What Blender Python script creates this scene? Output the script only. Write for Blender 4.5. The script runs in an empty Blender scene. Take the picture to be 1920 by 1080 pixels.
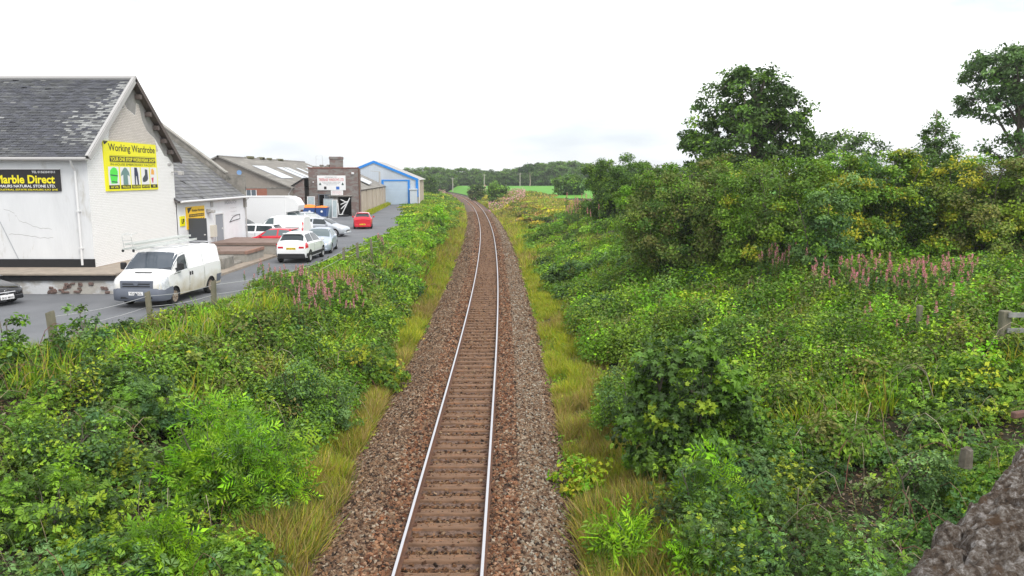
import bpy, math, random
import numpy as np
from mathutils import Vector, Matrix
R = math.radians
rng = np.random.default_rng(7)
random.seed(7)
scene = bpy.context.scene
COL = scene.collection

# ------------------------------------------------------------ camera
CAM_Z = 6.7
PITCH = math.atan2(210, 1440)
cam_d = bpy.data.cameras.new('camera')
cam_d.sensor_width = 36.0
cam_d.lens = 1440 / 1920 * 36.0
cam_d.clip_start = 0.05
cam_d.clip_end = 8000
cam = bpy.data.objects.new('camera', cam_d)
COL.objects.link(cam)
cam.location = (0, 0, CAM_Z)
cam.rotation_euler = (math.pi / 2 - PITCH, 0, 0)
scene.camera = cam

# ------------------------------------------------------------ world and sun
w = bpy.data.worlds.new('World'); scene.world = w; w.use_nodes = True
nt = w.node_tree; nt.nodes.clear()
out = nt.nodes.new('ShaderNodeOutputWorld')
sky = nt.nodes.new('ShaderNodeTexSky'); sky.sky_type = 'NISHITA'; sky.sun_disc = False
SUN_EL, SUN_AZ = R(50), R(142)
sky.sun_elevation = SUN_EL; sky.sun_rotation = SUN_AZ
bg1 = nt.nodes.new('ShaderNodeBackground'); bg1.inputs[1].default_value = 0.12
nt.links.new(sky.outputs[0], bg1.inputs[0])
tc = nt.nodes.new('ShaderNodeTexCoord')
mp = nt.nodes.new('ShaderNodeMapping'); mp.inputs['Scale'].default_value = (1.2, 1.2, 4.5)
nz = nt.nodes.new('ShaderNodeTexNoise'); nz.inputs['Scale'].default_value = 1.6; nz.inputs['Detail'].default_value = 6
rp = nt.nodes.new('ShaderNodeValToRGB')
rp.color_ramp.elements[0].position = 0.38; rp.color_ramp.elements[0].color = (0.52, 0.56, 0.61, 1)
rp.color_ramp.elements[1].position = 0.53; rp.color_ramp.elements[1].color = (1.0, 1.0, 1.0, 1)
nt.links.new(tc.outputs['Generated'], mp.inputs[0]); nt.links.new(mp.outputs[0], nz.inputs[0]); nt.links.new(nz.outputs[0], rp.inputs[0])
bg2 = nt.nodes.new('ShaderNodeBackground'); bg2.inputs[1].default_value = 0.93
nt.links.new(rp.outputs[0], bg2.inputs[0])
mx = nt.nodes.new('ShaderNodeMixShader'); mx.inputs[0].default_value = 0.88
nt.links.new(bg1.outputs[0], mx.inputs[1]); nt.links.new(bg2.outputs[0], mx.inputs[2]); nt.links.new(mx.outputs[0], out.inputs[0])
sl = bpy.data.lights.new('sun', 'SUN'); sl.energy = 1.5; sl.angle = R(28); sl.color = (1.0, 0.96, 0.9)
so = bpy.data.objects.new('sun', sl); COL.objects.link(so)
# direction towards the sun: behind the camera, a little to the right
sd = Vector((math.sin(SUN_AZ) * math.cos(SUN_EL), math.cos(SUN_AZ) * math.cos(SUN_EL), math.sin(SUN_EL)))
so.rotation_euler = sd.to_track_quat('Z', 'Y').to_euler()
scene.view_settings.view_transform = 'Standard'; scene.view_settings.look = 'None'
scene.view_settings.exposure = 0.85; scene.view_settings.gamma = 1.0
scene.cycles.max_bounces = 6; scene.cycles.diffuse_bounces = 3; scene.cycles.glossy_bounces = 3
scene.cycles.transmission_bounces = 3; scene.cycles.transparent_max_bounces = 4; scene.cycles.volume_bounces = 0
scene.cycles.use_denoising = True

# ------------------------------------------------------------ helpers
def G(u, v, z):
    """point of the photograph's pixel (u, v) on the level z"""
    x = (u - 960) / 1440; yd = (v - 540) / 1440
    D = math.cos(PITCH) - yd * math.sin(PITCH); dn = yd * math.cos(PITCH) + math.sin(PITCH)
    s = (CAM_Z - z) / dn
    return (x * s, D * s, z)

def tag(o, label=None, cat=None, group=None, kind=None):
    if label: o['label'] = label
    if cat: o['category'] = cat
    if group: o['group'] = group
    if kind: o['kind'] = kind
    return o

def thing(name, label, cat, loc=(0, 0, 0), rz=0.0, group=None):
    o = bpy.data.objects.new(name, None); COL.objects.link(o)
    o.empty_display_size = 0.2
    o.location = loc; o.rotation_euler = (0, 0, rz)
    return tag(o, label, cat, group)

def raw_mesh(name, V, LI, LS, cols=None, smooth=False, mi=None):
    me = bpy.data.meshes.new(name)
    V = np.asarray(V, dtype=np.float32).reshape(-1, 3)
    LI = np.asarray(LI, dtype=np.int32); LS = np.asarray(LS, dtype=np.int32)
    me.vertices.add(len(V)); me.vertices.foreach_set('co', V.ravel())
    me.loops.add(len(LI)); me.loops.foreach_set('vertex_index', LI)
    me.polygons.add(len(LS)); me.polygons.foreach_set('loop_start', LS)
    if mi is not None: me.polygons.foreach_set('material_index', np.asarray(mi, dtype=np.int32))
    me.update(calc_edges=True)
    if cols is not None:
        a = me.attributes.new('tint', 'FLOAT_VECTOR', 'FACE')
        a.data.foreach_set('vector', np.asarray(cols, dtype=np.float32).ravel())
    me.polygons.foreach_set('use_smooth', np.full(len(LS), bool(smooth)))
    return me

def link_mesh(name, me, mats, parent=None, local=False):
    o = bpy.data.objects.new(name, me); COL.objects.link(o)
    for m in (mats if isinstance(mats, (list, tuple)) else [mats]): me.materials.append(m)
    if parent is not None:
        o.parent = parent
        if not local:
            L = parent.location; pp = parent.parent
            off = Vector(L)
            while pp is not None: off += Vector(pp.location); pp = pp.parent
            o.data.transform(Matrix.Translation(-off))
    return o

class MB:
    def __init__(s): s.V = []; s.F = []; s.C = []; s.M = []; s.mi = 0
    def poly(s, pts, col=None):
        n = len(s.V); s.V += [tuple(p) for p in pts]; s.F.append(list(range(n, n + len(pts)))); s.C.append(col or (1, 1, 1)); s.M.append(s.mi)
    def raw(s, V, F, col=None):
        n = len(s.V); s.V += [tuple(p) for p in V]
        for f in F: s.F.append([i + n for i in f]); s.C.append(col or (1, 1, 1)); s.M.append(s.mi)
    def box(s, x0, x1, y0, y1, z0, z1, col=None):
        V = [(x0, y0, z0), (x1, y0, z0), (x1, y1, z0), (x0, y1, z0), (x0, y0, z1), (x1, y0, z1), (x1, y1, z1), (x0, y1, z1)]
        s.raw(V, [(0, 3, 2, 1), (4, 5, 6, 7), (0, 1, 5, 4), (1, 2, 6, 5), (2, 3, 7, 6), (3, 0, 4, 7)], col)
    def bbox(s, x0, x1, y0, y1, z0, z1, b=0.02, col=None):
        """box with bevelled edges (built as stacked chamfer rings)"""
        def ring(z, i): return [(x0 + i, y0 + b, z), (x0 + b, y0 + i, z), (x1 - b, y0 + i, z), (x1 - i, y0 + b, z), (x1 - i, y1 - b, z), (x1 - b, y1 - i, z), (x0 + b, y1 - i, z), (x0 + i, y1 - b, z)]
        rs = [ring(z0, b * 0.9), ring(z0 + b, 0), ring(z1 - b, 0), ring(z1, b * 0.9)]
        V = [p for r in rs for p in r]
        F = [tuple(range(7, -1, -1)), tuple(range(24, 32))]
        for k in range(3):
            for i in range(8):
                j = (i + 1) % 8; F.append((k * 8 + i, k * 8 + j, k * 8 + 8 + j, k * 8 + 8 + i))
        s.raw(V, F, col)
    def slab(s, pts, n, t, col=None):
        """polygon pts extruded by t along n"""
        n = Vector(n).normalized() * t
        A = [Vector(p) for p in pts]; B = [p + n for p in A]; k = len(A)
        F = [tuple(range(k - 1, -1, -1)), tuple(range(k, 2 * k))] + [(i, (i + 1) % k, k + (i + 1) % k, k + i) for i in range(k)]
        s.raw([tuple(p) for p in A + B], F, col)
    def tube(s, pts, r, n=8, r2=None, col=None, cap=True):
        pts = [Vector(p) for p in pts]; m = len(pts); rs = [r + (((r2 if r2 is not None else r) - r) * i / max(1, m - 1)) for i in range(m)]
        V = []; up = Vector((0, 0, 1))
        for i, p in enumerate(pts):
            d = (pts[min(i + 1, m - 1)] - pts[max(i - 1, 0)])
            d = d.normalized() if d.length > 1e-9 else Vector((0, 0, 1))
            a = d.cross(up) if abs(d.dot(up)) < 0.95 else d.cross(Vector((1, 0, 0)))
            a.normalize(); b = d.cross(a)
            for k in range(n):
                t = 2 * math.pi * k / n; V.append(tuple(p + (a * math.cos(t) + b * math.sin(t)) * rs[i]))
        F = []
        for i in range(m - 1):
            for k in range(n): F.append((i * n + k, i * n + (k + 1) % n, (i + 1) * n + (k + 1) % n, (i + 1) * n + k))
        if cap: F += [tuple(range(n - 1, -1, -1)), tuple(range((m - 1) * n, m * n))]
        s.raw(V, F, col)
    def cyl(s, c, ax, r, h, n=24, col=None):
        c = Vector(c); ax = Vector(ax).normalized(); s.tube([c - ax * h / 2, c + ax * h / 2], r, n, col=col)
    def grid(s, P, col=None, closed=False):
        """P[i][j] points"""
        n = len(s.V); a = len(P); b = len(P[0])
        for row in P: s.V += [tuple(p) for p in row]
        for i in range(a - 1):
            for j in range(b - 1): s.F.append([n + i * b + j, n + i * b + j + 1, n + (i + 1) * b + j + 1, n + (i + 1) * b + j]); s.C.append(col or (1, 1, 1)); s.M.append(s.mi)
    def build(s, name, mats, parent=None, local=False, smooth=False, tint=False):
        LI = [i for f in s.F for i in f]; LS = []; k = 0
        for f in s.F: LS.append(k); k += len(f)
        me = raw_mesh(name, s.V, LI, LS, s.C if tint else None, smooth, s.M)
        return link_mesh(name, me, mats, parent, local)

def copy_tree(o, parent=None):
    c = o.copy(); COL.objects.link(c)
    if parent is not None: c.parent = parent
    for ch in list(o.children): copy_tree(ch, c)
    return c

# ------------------------------------------------------------ noise
def vnoise(x, y, seed=0):
    x = np.asarray(x, float); y = np.asarray(y, float)
    xi = np.floor(x).astype(np.int64); yi = np.floor(y).astype(np.int64); fx = x - xi; fy = y - yi
    fx = fx * fx * (3 - 2 * fx); fy = fy * fy * (3 - 2 * fy)
    def h(a, b):
        n = (a * 374761393 + b * 668265263 + seed * 974634777) & 0xFFFFFFFF
        n = ((n ^ (n >> 13)) * 1274126177) & 0xFFFFFFFF
        return ((n ^ (n >> 16)) & 0xFFFF) / 65535.0
    return (h(xi, yi) * (1 - fx) + h(xi + 1, yi) * fx) * (1 - fy) + (h(xi, yi + 1) * (1 - fx) + h(xi + 1, yi + 1) * fx) * fy
def fbm(x, y, seed=0, o=3):
    r = 0; a = 0.5; t = 0
    for k in range(o): r = r + a * vnoise(np.asarray(x) * 2 ** k, np.asarray(y) * 2 ** k, seed + k); t += a; a *= 0.5
    return r / t

# ------------------------------------------------------------ materials
def new_mat(name):
    m = bpy.data.materials.new(name); m.use_nodes = True
    return m, m.node_tree, m.node_tree.nodes['Principled BSDF']

def mat(name, c, rough=0.8, c2=None, scale=4.0, bump=0.0, bscale=None, metal=0.0, spec=0.4, coat=0.0, lo=0.35, hi=0.65, stretch=(1, 1, 1), c3=None, s3=0.7, p3=0.62):
    m, nt, b = new_mat(name)
    b.inputs['Roughness'].default_value = rough; b.inputs['Metallic'].default_value = metal
    b.inputs['Specular IOR Level'].default_value = spec
    if coat: b.inputs['Coat Weight'].default_value = coat; b.inputs['Coat Roughness'].default_value = 0.06
    b.inputs['Base Color'].default_value = (*c, 1)
    if c2 is not None or bump:
        tc = nt.nodes.new('ShaderNodeTexCoord'); mp = nt.nodes.new('ShaderNodeMapping'); mp.inputs['Scale'].default_value = stretch
        nt.links.new(tc.outputs['Object'], mp.inputs[0])
    if c2 is not None:
        n = nt.nodes.new('ShaderNodeTexNoise'); n.inputs['Scale'].default_value = scale; n.inputs['Detail'].default_value = 6
        n.inputs['Roughness'].default_value = 0.65
        nt.links.new(mp.outputs[0], n.inputs['Vector'])
        r = nt.nodes.new('ShaderNodeValToRGB'); r.color_ramp.elements[0].position = lo; r.color_ramp.elements[1].position = hi
        r.color_ramp.elements[0].color = (*c, 1); r.color_ramp.elements[1].color = (*c2, 1)
        nt.links.new(n.outputs[0], r.inputs[0]); src = r.outputs[0]
        if c3 is not None:
            n3 = nt.nodes.new('ShaderNodeTexNoise'); n3.inputs['Scale'].default_value = s3; n3.inputs['Detail'].default_value = 7; n3.inputs['Roughness'].default_value = 0.7
            nt.links.new(mp.outputs[0], n3.inputs['Vector'])
            r3 = nt.nodes.new('ShaderNodeValToRGB'); r3.color_ramp.elements[0].position = p3 - 0.05; r3.color_ramp.elements[1].position = p3 + 0.05
            nt.links.new(n3.outputs[0], r3.inputs[0])
            mixn = nt.nodes.new('ShaderNodeMix'); mixn.data_type = 'RGBA'; mixn.inputs[7].default_value = (*c3, 1)
            nt.links.new(r3.outputs[0], mixn.inputs[0]); nt.links.new(src, mixn.inputs[6]); src = mixn.outputs[2]
        nt.links.new(src, b.inputs['Base Color'])
    if bump:
        n2 = nt.nodes.new('ShaderNodeTexNoise'); n2.inputs['Scale'].default_value = bscale or scale * 4; n2.inputs['Detail'].default_value = 6
        nt.links.new(mp.outputs[0], n2.inputs['Vector'])
        bp = nt.nodes.new('ShaderNodeBump'); bp.inputs['Strength'].default_value = min(1, bump); bp.inputs['Distance'].default_value = 0.02
        nt.links.new(n2.outputs[0], bp.inputs['Height']); nt.links.new(bp.outputs[0], b.inputs['Normal'])
    return m

def leaf_mat(name, rough=0.5, trans=0.2, gain=1.3):
    m, nt, b = new_mat(name)
    a = nt.nodes.new('ShaderNodeAttribute'); a.attribute_name = 'tint'
    g = nt.nodes.new('ShaderNodeVectorMath'); g.operation = 'SCALE'; g.inputs['Scale'].default_value = gain
    nt.links.new(a.outputs['Vector'], g.inputs[0])
    nt.links.new(g.outputs[0], b.inputs['Base Color'])
    b.inputs['Roughness'].default_value = rough; b.inputs['Specular IOR Level'].default_value = 0.28
    if trans:
        t = nt.nodes.new('ShaderNodeBsdfTranslucent'); x = nt.nodes.new('ShaderNodeMixShader'); x.inputs[0].default_value = trans
        g2 = nt.nodes.new('ShaderNodeVectorMath'); g2.operation = 'MULTIPLY'; g2.inputs[1].default_value = (1.4, 1.5, 0.6)
        nt.links.new(g.outputs[0], g2.inputs[0]); nt.links.new(g2.outputs[0], t.inputs[0])
        o = nt.nodes['Material Output']
        nt.links.new(b.outputs[0], x.inputs[1]); nt.links.new(t.outputs[0], x.inputs[2]); nt.links.new(x.outputs[0], o.inputs[0])
    return m

def tint_mat(name, rough=0.85, bump=0.0, bscale=30, var=0.25, vscale=20, spec=0.3):
    """per-face colour with fine noise on top"""
    m, nt, b = new_mat(name)
    a = nt.nodes.new('ShaderNodeAttribute'); a.attribute_name = 'tint'
    tc = nt.nodes.new('ShaderNodeTexCoord'); n = nt.nodes.new('ShaderNodeTexNoise'); n.inputs['Scale'].default_value = vscale; n.inputs['Detail'].default_value = 5
    nt.links.new(tc.outputs['Object'], n.inputs['Vector'])
    mr = nt.nodes.new('ShaderNodeMapRange'); mr.inputs[1].default_value = 0.3; mr.inputs[2].default_value = 0.7; mr.inputs[3].default_value = 1 - var; mr.inputs[4].default_value = 1 + var
    nt.links.new(n.outputs[0], mr.inputs[0])
    g = nt.nodes.new('ShaderNodeVectorMath'); g.operation = 'SCALE'
    nt.links.new(a.outputs['Vector'], g.inputs[0]); nt.links.new(mr.outputs[0], g.inputs['Scale']); nt.links.new(g.outputs[0], b.inputs['Base Color'])
    b.inputs['Roughness'].default_value = rough; b.inputs['Specular IOR Level'].default_value = spec
    if bump:
        n2 = nt.nodes.new('ShaderNodeTexNoise'); n2.inputs['Scale'].default_value = bscale; n2.inputs['Detail'].default_value = 6
        nt.links.new(tc.outputs['Object'], n2.inputs['Vector'])
        bp = nt.nodes.new('ShaderNodeBump'); bp.inputs['Strength'].default_value = bump; bp.inputs['Distance'].default_value = 0.03
        nt.links.new(n2.outputs[0], bp.inputs['Height']); nt.links.new(bp.outputs[0], b.inputs['Normal'])
    return m

def brick_mat(name, axes, c1, c2, mortar, bw=0.23, bh=0.075, ms=0.012, bump=0.5, patch=None, pthr=0.68, pscale=3.0, dirt=None, dscale=0.8):
    m, nt, b = new_mat(name)
    tc = nt.nodes.new('ShaderNodeTexCoord'); sx = nt.nodes.new('ShaderNodeSeparateXYZ'); cx = nt.nodes.new('ShaderNodeCombineXYZ')
    nt.links.new(tc.outputs['Object'], sx.inputs[0])
    nt.links.new(sx.outputs['XYZ'.index(axes[0].upper())], cx.inputs[0]); nt.links.new(sx.outputs['XYZ'.index(axes[1].upper())], cx.inputs[1])
    br = nt.nodes.new('ShaderNodeTexBrick'); br.inputs['Scale'].default_value = 1.0
    br.inputs['Brick Width'].default_value = bw; br.inputs['Row Height'].default_value = bh; br.inputs['Mortar Size'].default_value = ms; br.inputs['Mortar Smooth'].default_value = 0.3
    br.inputs['Color1'].default_value = (*c1, 1); br.inputs['Color2'].default_value = (*c2, 1); br.inputs['Mortar'].default_value = (*mortar, 1)
    # wobble so courses are not ruler straight
    nw = nt.nodes.new('ShaderNodeTexNoise'); nw.inputs['Scale'].default_value = 2.5; nt.links.new(cx.outputs[0], nw.inputs['Vector'])
    ma = nt.nodes.new('ShaderNodeVectorMath'); ma.operation = 'MULTIPLY_ADD'; ma.inputs[1].default_value = (0.03, 0.03, 0)
    nt.links.new(nw.outputs['Color'], ma.inputs[0]); nt.links.new(cx.outputs[0], ma.inputs[2]); nt.links.new(ma.outputs[0], br.inputs['Vector'])
    src = br.outputs['Color']
    def over(src, colr, thr, sc, soft=0.03, det=8, st=(1, 1, 1)):
        n = nt.nodes.new('ShaderNodeTexNoise'); n.inputs['Scale'].default_value = sc; n.inputs['Detail'].default_value = det; n.inputs['Roughness'].default_value = 0.7
        mpp = nt.nodes.new('ShaderNodeMapping'); mpp.inputs['Scale'].default_value = st
        nt.links.new(cx.outputs[0], mpp.inputs[0]); nt.links.new(mpp.outputs[0], n.inputs['Vector'])
        r = nt.nodes.new('ShaderNodeValToRGB'); r.color_ramp.elements[0].position = thr - soft; r.color_ramp.elements[1].position = thr + soft
        nt.links.new(n.outputs[0], r.inputs[0])
        x = nt.nodes.new('ShaderNodeMix'); x.data_type = 'RGBA'; x.inputs[7].default_value = (*colr, 1)
        nt.links.new(r.outputs[0], x.inputs[0]); nt.links.new(src, x.inputs[6]); return x.outputs[2]
    if patch: src = over(src, patch, pthr, pscale, st=(1, 2.5, 1))
    if dirt: src = over(src, dirt, 0.56, dscale, soft=0.2, det=5)
    nt.links.new(src, b.inputs['Base Color'])
    n2 = nt.nodes.new('ShaderNodeTexNoise'); n2.inputs['Scale'].default_value = 25; nt.links.new(cx.outputs[0], n2.inputs['Vector'])
    ad = nt.nodes.new('ShaderNodeMath'); ad.operation = 'MULTIPLY_ADD'; ad.inputs[1].default_value = 0.5
    iv = nt.nodes.new('ShaderNodeMath'); iv.operation = 'SUBTRACT'; iv.inputs[0].default_value = 1.0; nt.links.new(br.outputs['Fac'], iv.inputs[1])
    nt.links.new(n2.outputs[0], ad.inputs[0]); nt.links.new(iv.outputs[0], ad.inputs[2])
    bp = nt.nodes.new('ShaderNodeBump'); bp.inputs['Strength'].default_value = bump; bp.inputs['Distance'].default_value = 0.012
    nt.links.new(ad.outputs[0], bp.inputs['Height']); nt.links.new(bp.outputs[0], b.inputs['Normal'])
    b.inputs['Roughness'].default_value = 0.85; b.inputs['Specular IOR Level'].default_value = 0.25
    return m

M = {}
M['soil'] = mat('soil', (0.045, 0.032, 0.02), 0.95, (0.028, 0.032, 0.012), 0.8, 0.6, 12)
M['field'] = mat('field_green', (0.08, 0.27, 0.015), 0.9, (0.12, 0.33, 0.025), 0.05, stretch=(1, 3, 1))
M['hill'] = mat('hill_green', (0.05, 0.10, 0.05), 0.9, (0.09, 0.14, 0.07), 0.01)
M['asphalt'] = mat('asphalt', (0.12, 0.125, 0.135), 0.85, (0.17, 0.175, 0.185), 0.35, 0.25, 60, c3=(0.12, 0.12, 0.125), s3=0.5, p3=0.63)
M['ballast'] = mat('ballast_bed', (0.045, 0.028, 0.02), 0.95, (0.20, 0.125, 0.09), 14, 1.0, 18)
M['stone'] = tint_mat('ballast_stone', 0.85, var=0.2, vscale=60)
M['rust'] = mat('rail_rust', (0.09, 0.045, 0.03), 0.8, (0.16, 0.075, 0.04), 6, 0.3, 40)
M['railtop'] = mat('rail_polish', (0.62, 0.62, 0.64), 0.3, metal=1.0)
M['sleeper'] = mat('sleeper_steel', (0.13, 0.075, 0.045), 0.85, (0.21, 0.12, 0.07), 3, 0.4, 30, stretch=(1, 6, 1), c3=(0.32, 0.15, 0.07), s3=2.0, p3=0.62)
M['sleeper_end'] = mat('sleeper_rust', (0.40, 0.15, 0.06), 0.85, (0.25, 0.11, 0.06), 9)
M['leaf'] = leaf_mat('leaf')
M['grass'] = leaf_mat('grass_blade', 0.6, 0.3)
M['petal'] = leaf_mat('petal', 0.7, 0.3)
M['bark'] = mat('bark', (0.09, 0.075, 0.055), 0.9, (0.16, 0.14, 0.11), 6, 0.7, 20)
M['wood'] = mat('weathered_wood', (0.20, 0.18, 0.13), 0.9, (0.12, 0.12, 0.08), 5, 0.6, 25, stretch=(1, 1, 0.25))
M['wirem'] = mat('fence_wire', (0.55, 0.55, 0.55), 0.4, metal=0.8)
M['white'] = mat('white_paint', (0.80, 0.80, 0.80), 0.55)
M['black'] = mat('black_paint', (0.015, 0.015, 0.017), 0.5)
M['plastic'] = mat('black_plastic', (0.02, 0.02, 0.022), 0.6)
M['grey'] = mat('grey_paint', (0.28, 0.30, 0.33), 0.6)
M['darkgrey'] = mat('dark_grey', (0.06, 0.065, 0.075), 0.6)
M['void'] = mat('painted_dark_interior', (0.012, 0.012, 0.012), 0.95)  # near-black colour standing in for the shade inside openings
# ------------------------------------------------------------ the line of the track and the lie of the land
def herm(xs, ys):
    xs = np.array(xs, float); ys = np.array(ys, float)
    m = np.gradient(ys, xs)
    def f(q):
        q = np.clip(np.asarray(q, float), xs[0], xs[-1]); i = np.clip(np.searchsorted(xs, q) - 1, 0, len(xs) - 2)
        h = xs[i + 1] - xs[i]; t = (q - xs[i]) / h
        return (2*t**3 - 3*t**2 + 1) * ys[i] + (t**3 - 2*t**2 + t) * h * m[i] + (-2*t**3 + 3*t**2) * ys[i+1] + (t**3 - t**2) * h * m[i+1]
    return f
_c = herm([-30, 12, 20, 30, 46, 66, 89, 121, 158, 208, 258, 306, 420], [-1.2, -1.26, -1.3, -1.37, -1.6, -2.1, -2.9, -4.5, -6.9, -11.3, -17.0, -24.5, -50])
def cx(y):
    y = np.asarray(y, float); return _c(y) - np.clip(y - 420, 0, None) * 0.25
xe = herm([-30, 18, 21, 25, 35, 42, 50, 60, 70, 92, 127, 150, 420], [-18.5, -14.2, -12.9, -11.4, -10.1, -9.3, -8.7, -8.4, -8.6, -11.0, -15.7, -18.5, -60])
dr = herm([-30, 10, 30, 42, 70, 120, 200, 420], [17, 15.5, 14.5, 11.5, 10.5, 9.5, 9, 9])
def sm(t): t = np.clip(t, 0, 1); return t * t * (3 - 2 * t)
def H(x, y):
    x = np.asarray(x, float); y = np.asarray(y, float); c = cx(y); d = x - c; e = xe(y)
    q = (c - 2.9 - x) / np.maximum(c - 2.9 - e, 1.0)
    zl = -0.55 + 2.4 * sm(q / 0.88) + 0.25 * (fbm(x * .6, y * .6, 5) - .5) * np.clip(q * 4, 0, 1) * np.clip((1 - q) * 5, 0, 1)
    D = dr(y)
    t = (d - 4.0) / (D - 4.0)
    zr = -0.55 + 0.2 * sm((d - 2.9) / 1.2) + 2.65 * (0.45 * sm(t) + 0.55 * np.clip(t, 0, 1)) + 0.35 * (fbm(x * .35, y * .35, 9) - .5) * np.clip(t * 3, 0, 1) * np.clip((190 - y) / 30, 0, 1)
    zr = zr - .45 * sm((y - 85) / 30) * sm((176 - y) / 14) * np.clip(t, 0, 1)
    return np.where(d < 0, np.where(d > -2.9, -0.62, zl), np.where(d < 2.9, -0.62, zr))

dg = np.concatenate([-np.geomspace(3500, 30, 40), np.arange(-29, -12, 1.2), np.arange(-12, 20, 0.4), np.arange(20, 40, 1.5), np.geomspace(40, 3500, 40)])
yg = np.concatenate([np.arange(-24, 60, 0.8), np.arange(60, 160, 2), np.geomspace(160, 3600, 60)])
YY, DD = np.meshgrid(yg, dg, indexing='ij'); XX = cx(YY) + DD
ZZ = H(XX, YY)
a, b = YY.shape; idx = np.arange(a * b).reshape(a, b)
F = np.stack([idx[:-1, :-1], idx[:-1, 1:], idx[1:, 1:], idx[1:, :-1]], -1).reshape(-1, 4)
me = raw_mesh('ground', np.stack([XX, YY, ZZ], -1), F.ravel(), np.arange(len(F)) * 4, smooth=True)
tag(link_mesh('ground', me, M['soil']), kind='structure')

def sheet(name, m, poly_rows, kind='structure'):
    P = MB(); P.grid(poly_rows); return tag(P.build(name, m), kind=kind)
# green field beyond the line, on the same level as the land round it
rows = []
for y in np.linspace(164, 348, 40):
    rows.append([(x, y, H(x, y) + 0.06) for x in float(cx(y)) + (10.5 if y < 215 else 4.2) + np.concatenate([np.arange(0, 12, .8), np.geomspace(12, 290, 20)])])
sheet('field', M['field'], rows)
# road / yard asphalt
rows = []
for y in np.concatenate([np.arange(-20, 60, 0.7), np.arange(60, 131, 2)]):
    e = float(xe(y)) - 0.45 + 0.35 * (float(fbm(y * .9, 3.3, 4)) - .5)
    rows.append([(x, y, 1.9 + (0.0 if x < e - .01 else -0.02)) for x in np.concatenate([np.linspace(-60, e - 2, 24), [e - 1, e]])])
sheet('road', M['asphalt'], rows)
# hills on the horizon
P = MB(); pr = []
xs = np.linspace(-2600, 2600, 120)
for k, yy in enumerate(np.linspace(2300, 2900, 8)):
    prof = math.sin(math.pi * k / 7)
    pr.append([(x, yy, 1 + prof * (8 + 16 * float(fbm(x * .0022, 2.1, 3)) + 12 * math.exp(-((x + 90) / 50) ** 2) + 16 * math.exp(-((x + 750) / 200) ** 2))) for x in xs])
P.grid(pr); tag(P.build('hills', M['hill'], smooth=True), kind='structure')

# ------------------------------------------------------------ ballast
def ballz(d):
    ad = abs(d)
    if ad < 0.72: return -0.215
    if ad < 0.95: return -0.215 + 0.05 * (ad - .72) / .23
    if ad < 1.75: return -0.165
    return -0.165 - 0.46 * min(1, (ad - 1.75) / 1.1)
ds = [-3.0, -2.85, -2.5, -2.1, -1.75, -1.4, -.95, -.72, -.3, 0, .3, .72, .95, 1.4, 1.75, 2.1, 2.5, 2.85, 3.0]
def tdir(y):
    s = (cx(y + .5) - cx(y - .5)); n = np.sqrt(1 + s * s); return s / n, 1 / n
rows = []
for y in np.concatenate([np.arange(-10, 60, 0.4), np.arange(60, 330, 3), np.arange(330, 421, 5)]):
    tx, ty = tdir(y)
    rows.append([(float(cx(y)) + d * ty, y - d * tx, ballz(d) + (-.02 + .05 * float(fbm(d * 3 + 50, y * 3, 8)) if abs(d) < 2.8 else -.05)) for d in ds])
P = MB(); P.grid(rows); tag(P.build('ballast_bed', M['ballast'], smooth=True), kind='structure')

def template_mesh(name, P, T, B, N, S, tv, tf, cols, mat_, parent=None, smooth=False, local=False):
    """copies of a small template (tv: k x 3 in the T, B, N frame) as one mesh; cols per copy or per copy-face"""
    n = len(P); k = len(tv); tv = np.asarray(tv, np.float32)
    S = np.asarray(S, np.float32).reshape(n, -1)
    if S.shape[1] == 1: S = np.repeat(S, 3, 1)
    V = P[:, None, :] + (tv[None, :, 0] * S[:, 0:1])[..., None] * T[:, None, :] + (tv[None, :, 1] * S[:, 1:2])[..., None] * B[:, None, :] + (tv[None, :, 2] * S[:, 2:3])[..., None] * N[:, None, :]
    fl = np.concatenate([np.array(f) for f in tf]); sizes = np.array([len(f) for f in tf])
    LI = (fl[None, :] + (np.arange(n) * k)[:, None]).ravel()
    st = np.concatenate([[0], np.cumsum(sizes)[:-1]]); LS = (st[None, :] + (np.arange(n) * len(fl))[:, None]).ravel()
    if cols.shape[0] == n: cols = np.repeat(cols, len(tf), 0)
    me = raw_mesh(name, V, LI, LS, cols, smooth)
    return link_mesh(name, me, mat_, parent, local)

def rand_frames(n, up=None, spread=1.0):
    N = rng.normal(size=(n, 3))
    if up is not None: N = up + N * spread
    N /= np.linalg.norm(N, axis=1, keepdims=True) + 1e-9
    T = rng.normal(size=(n, 3)); T -= N * np.sum(T * N, 1, keepdims=True); T /= np.linalg.norm(T, axis=1, keepdims=True) + 1e-9
    return T, np.cross(N, T), N

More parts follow.
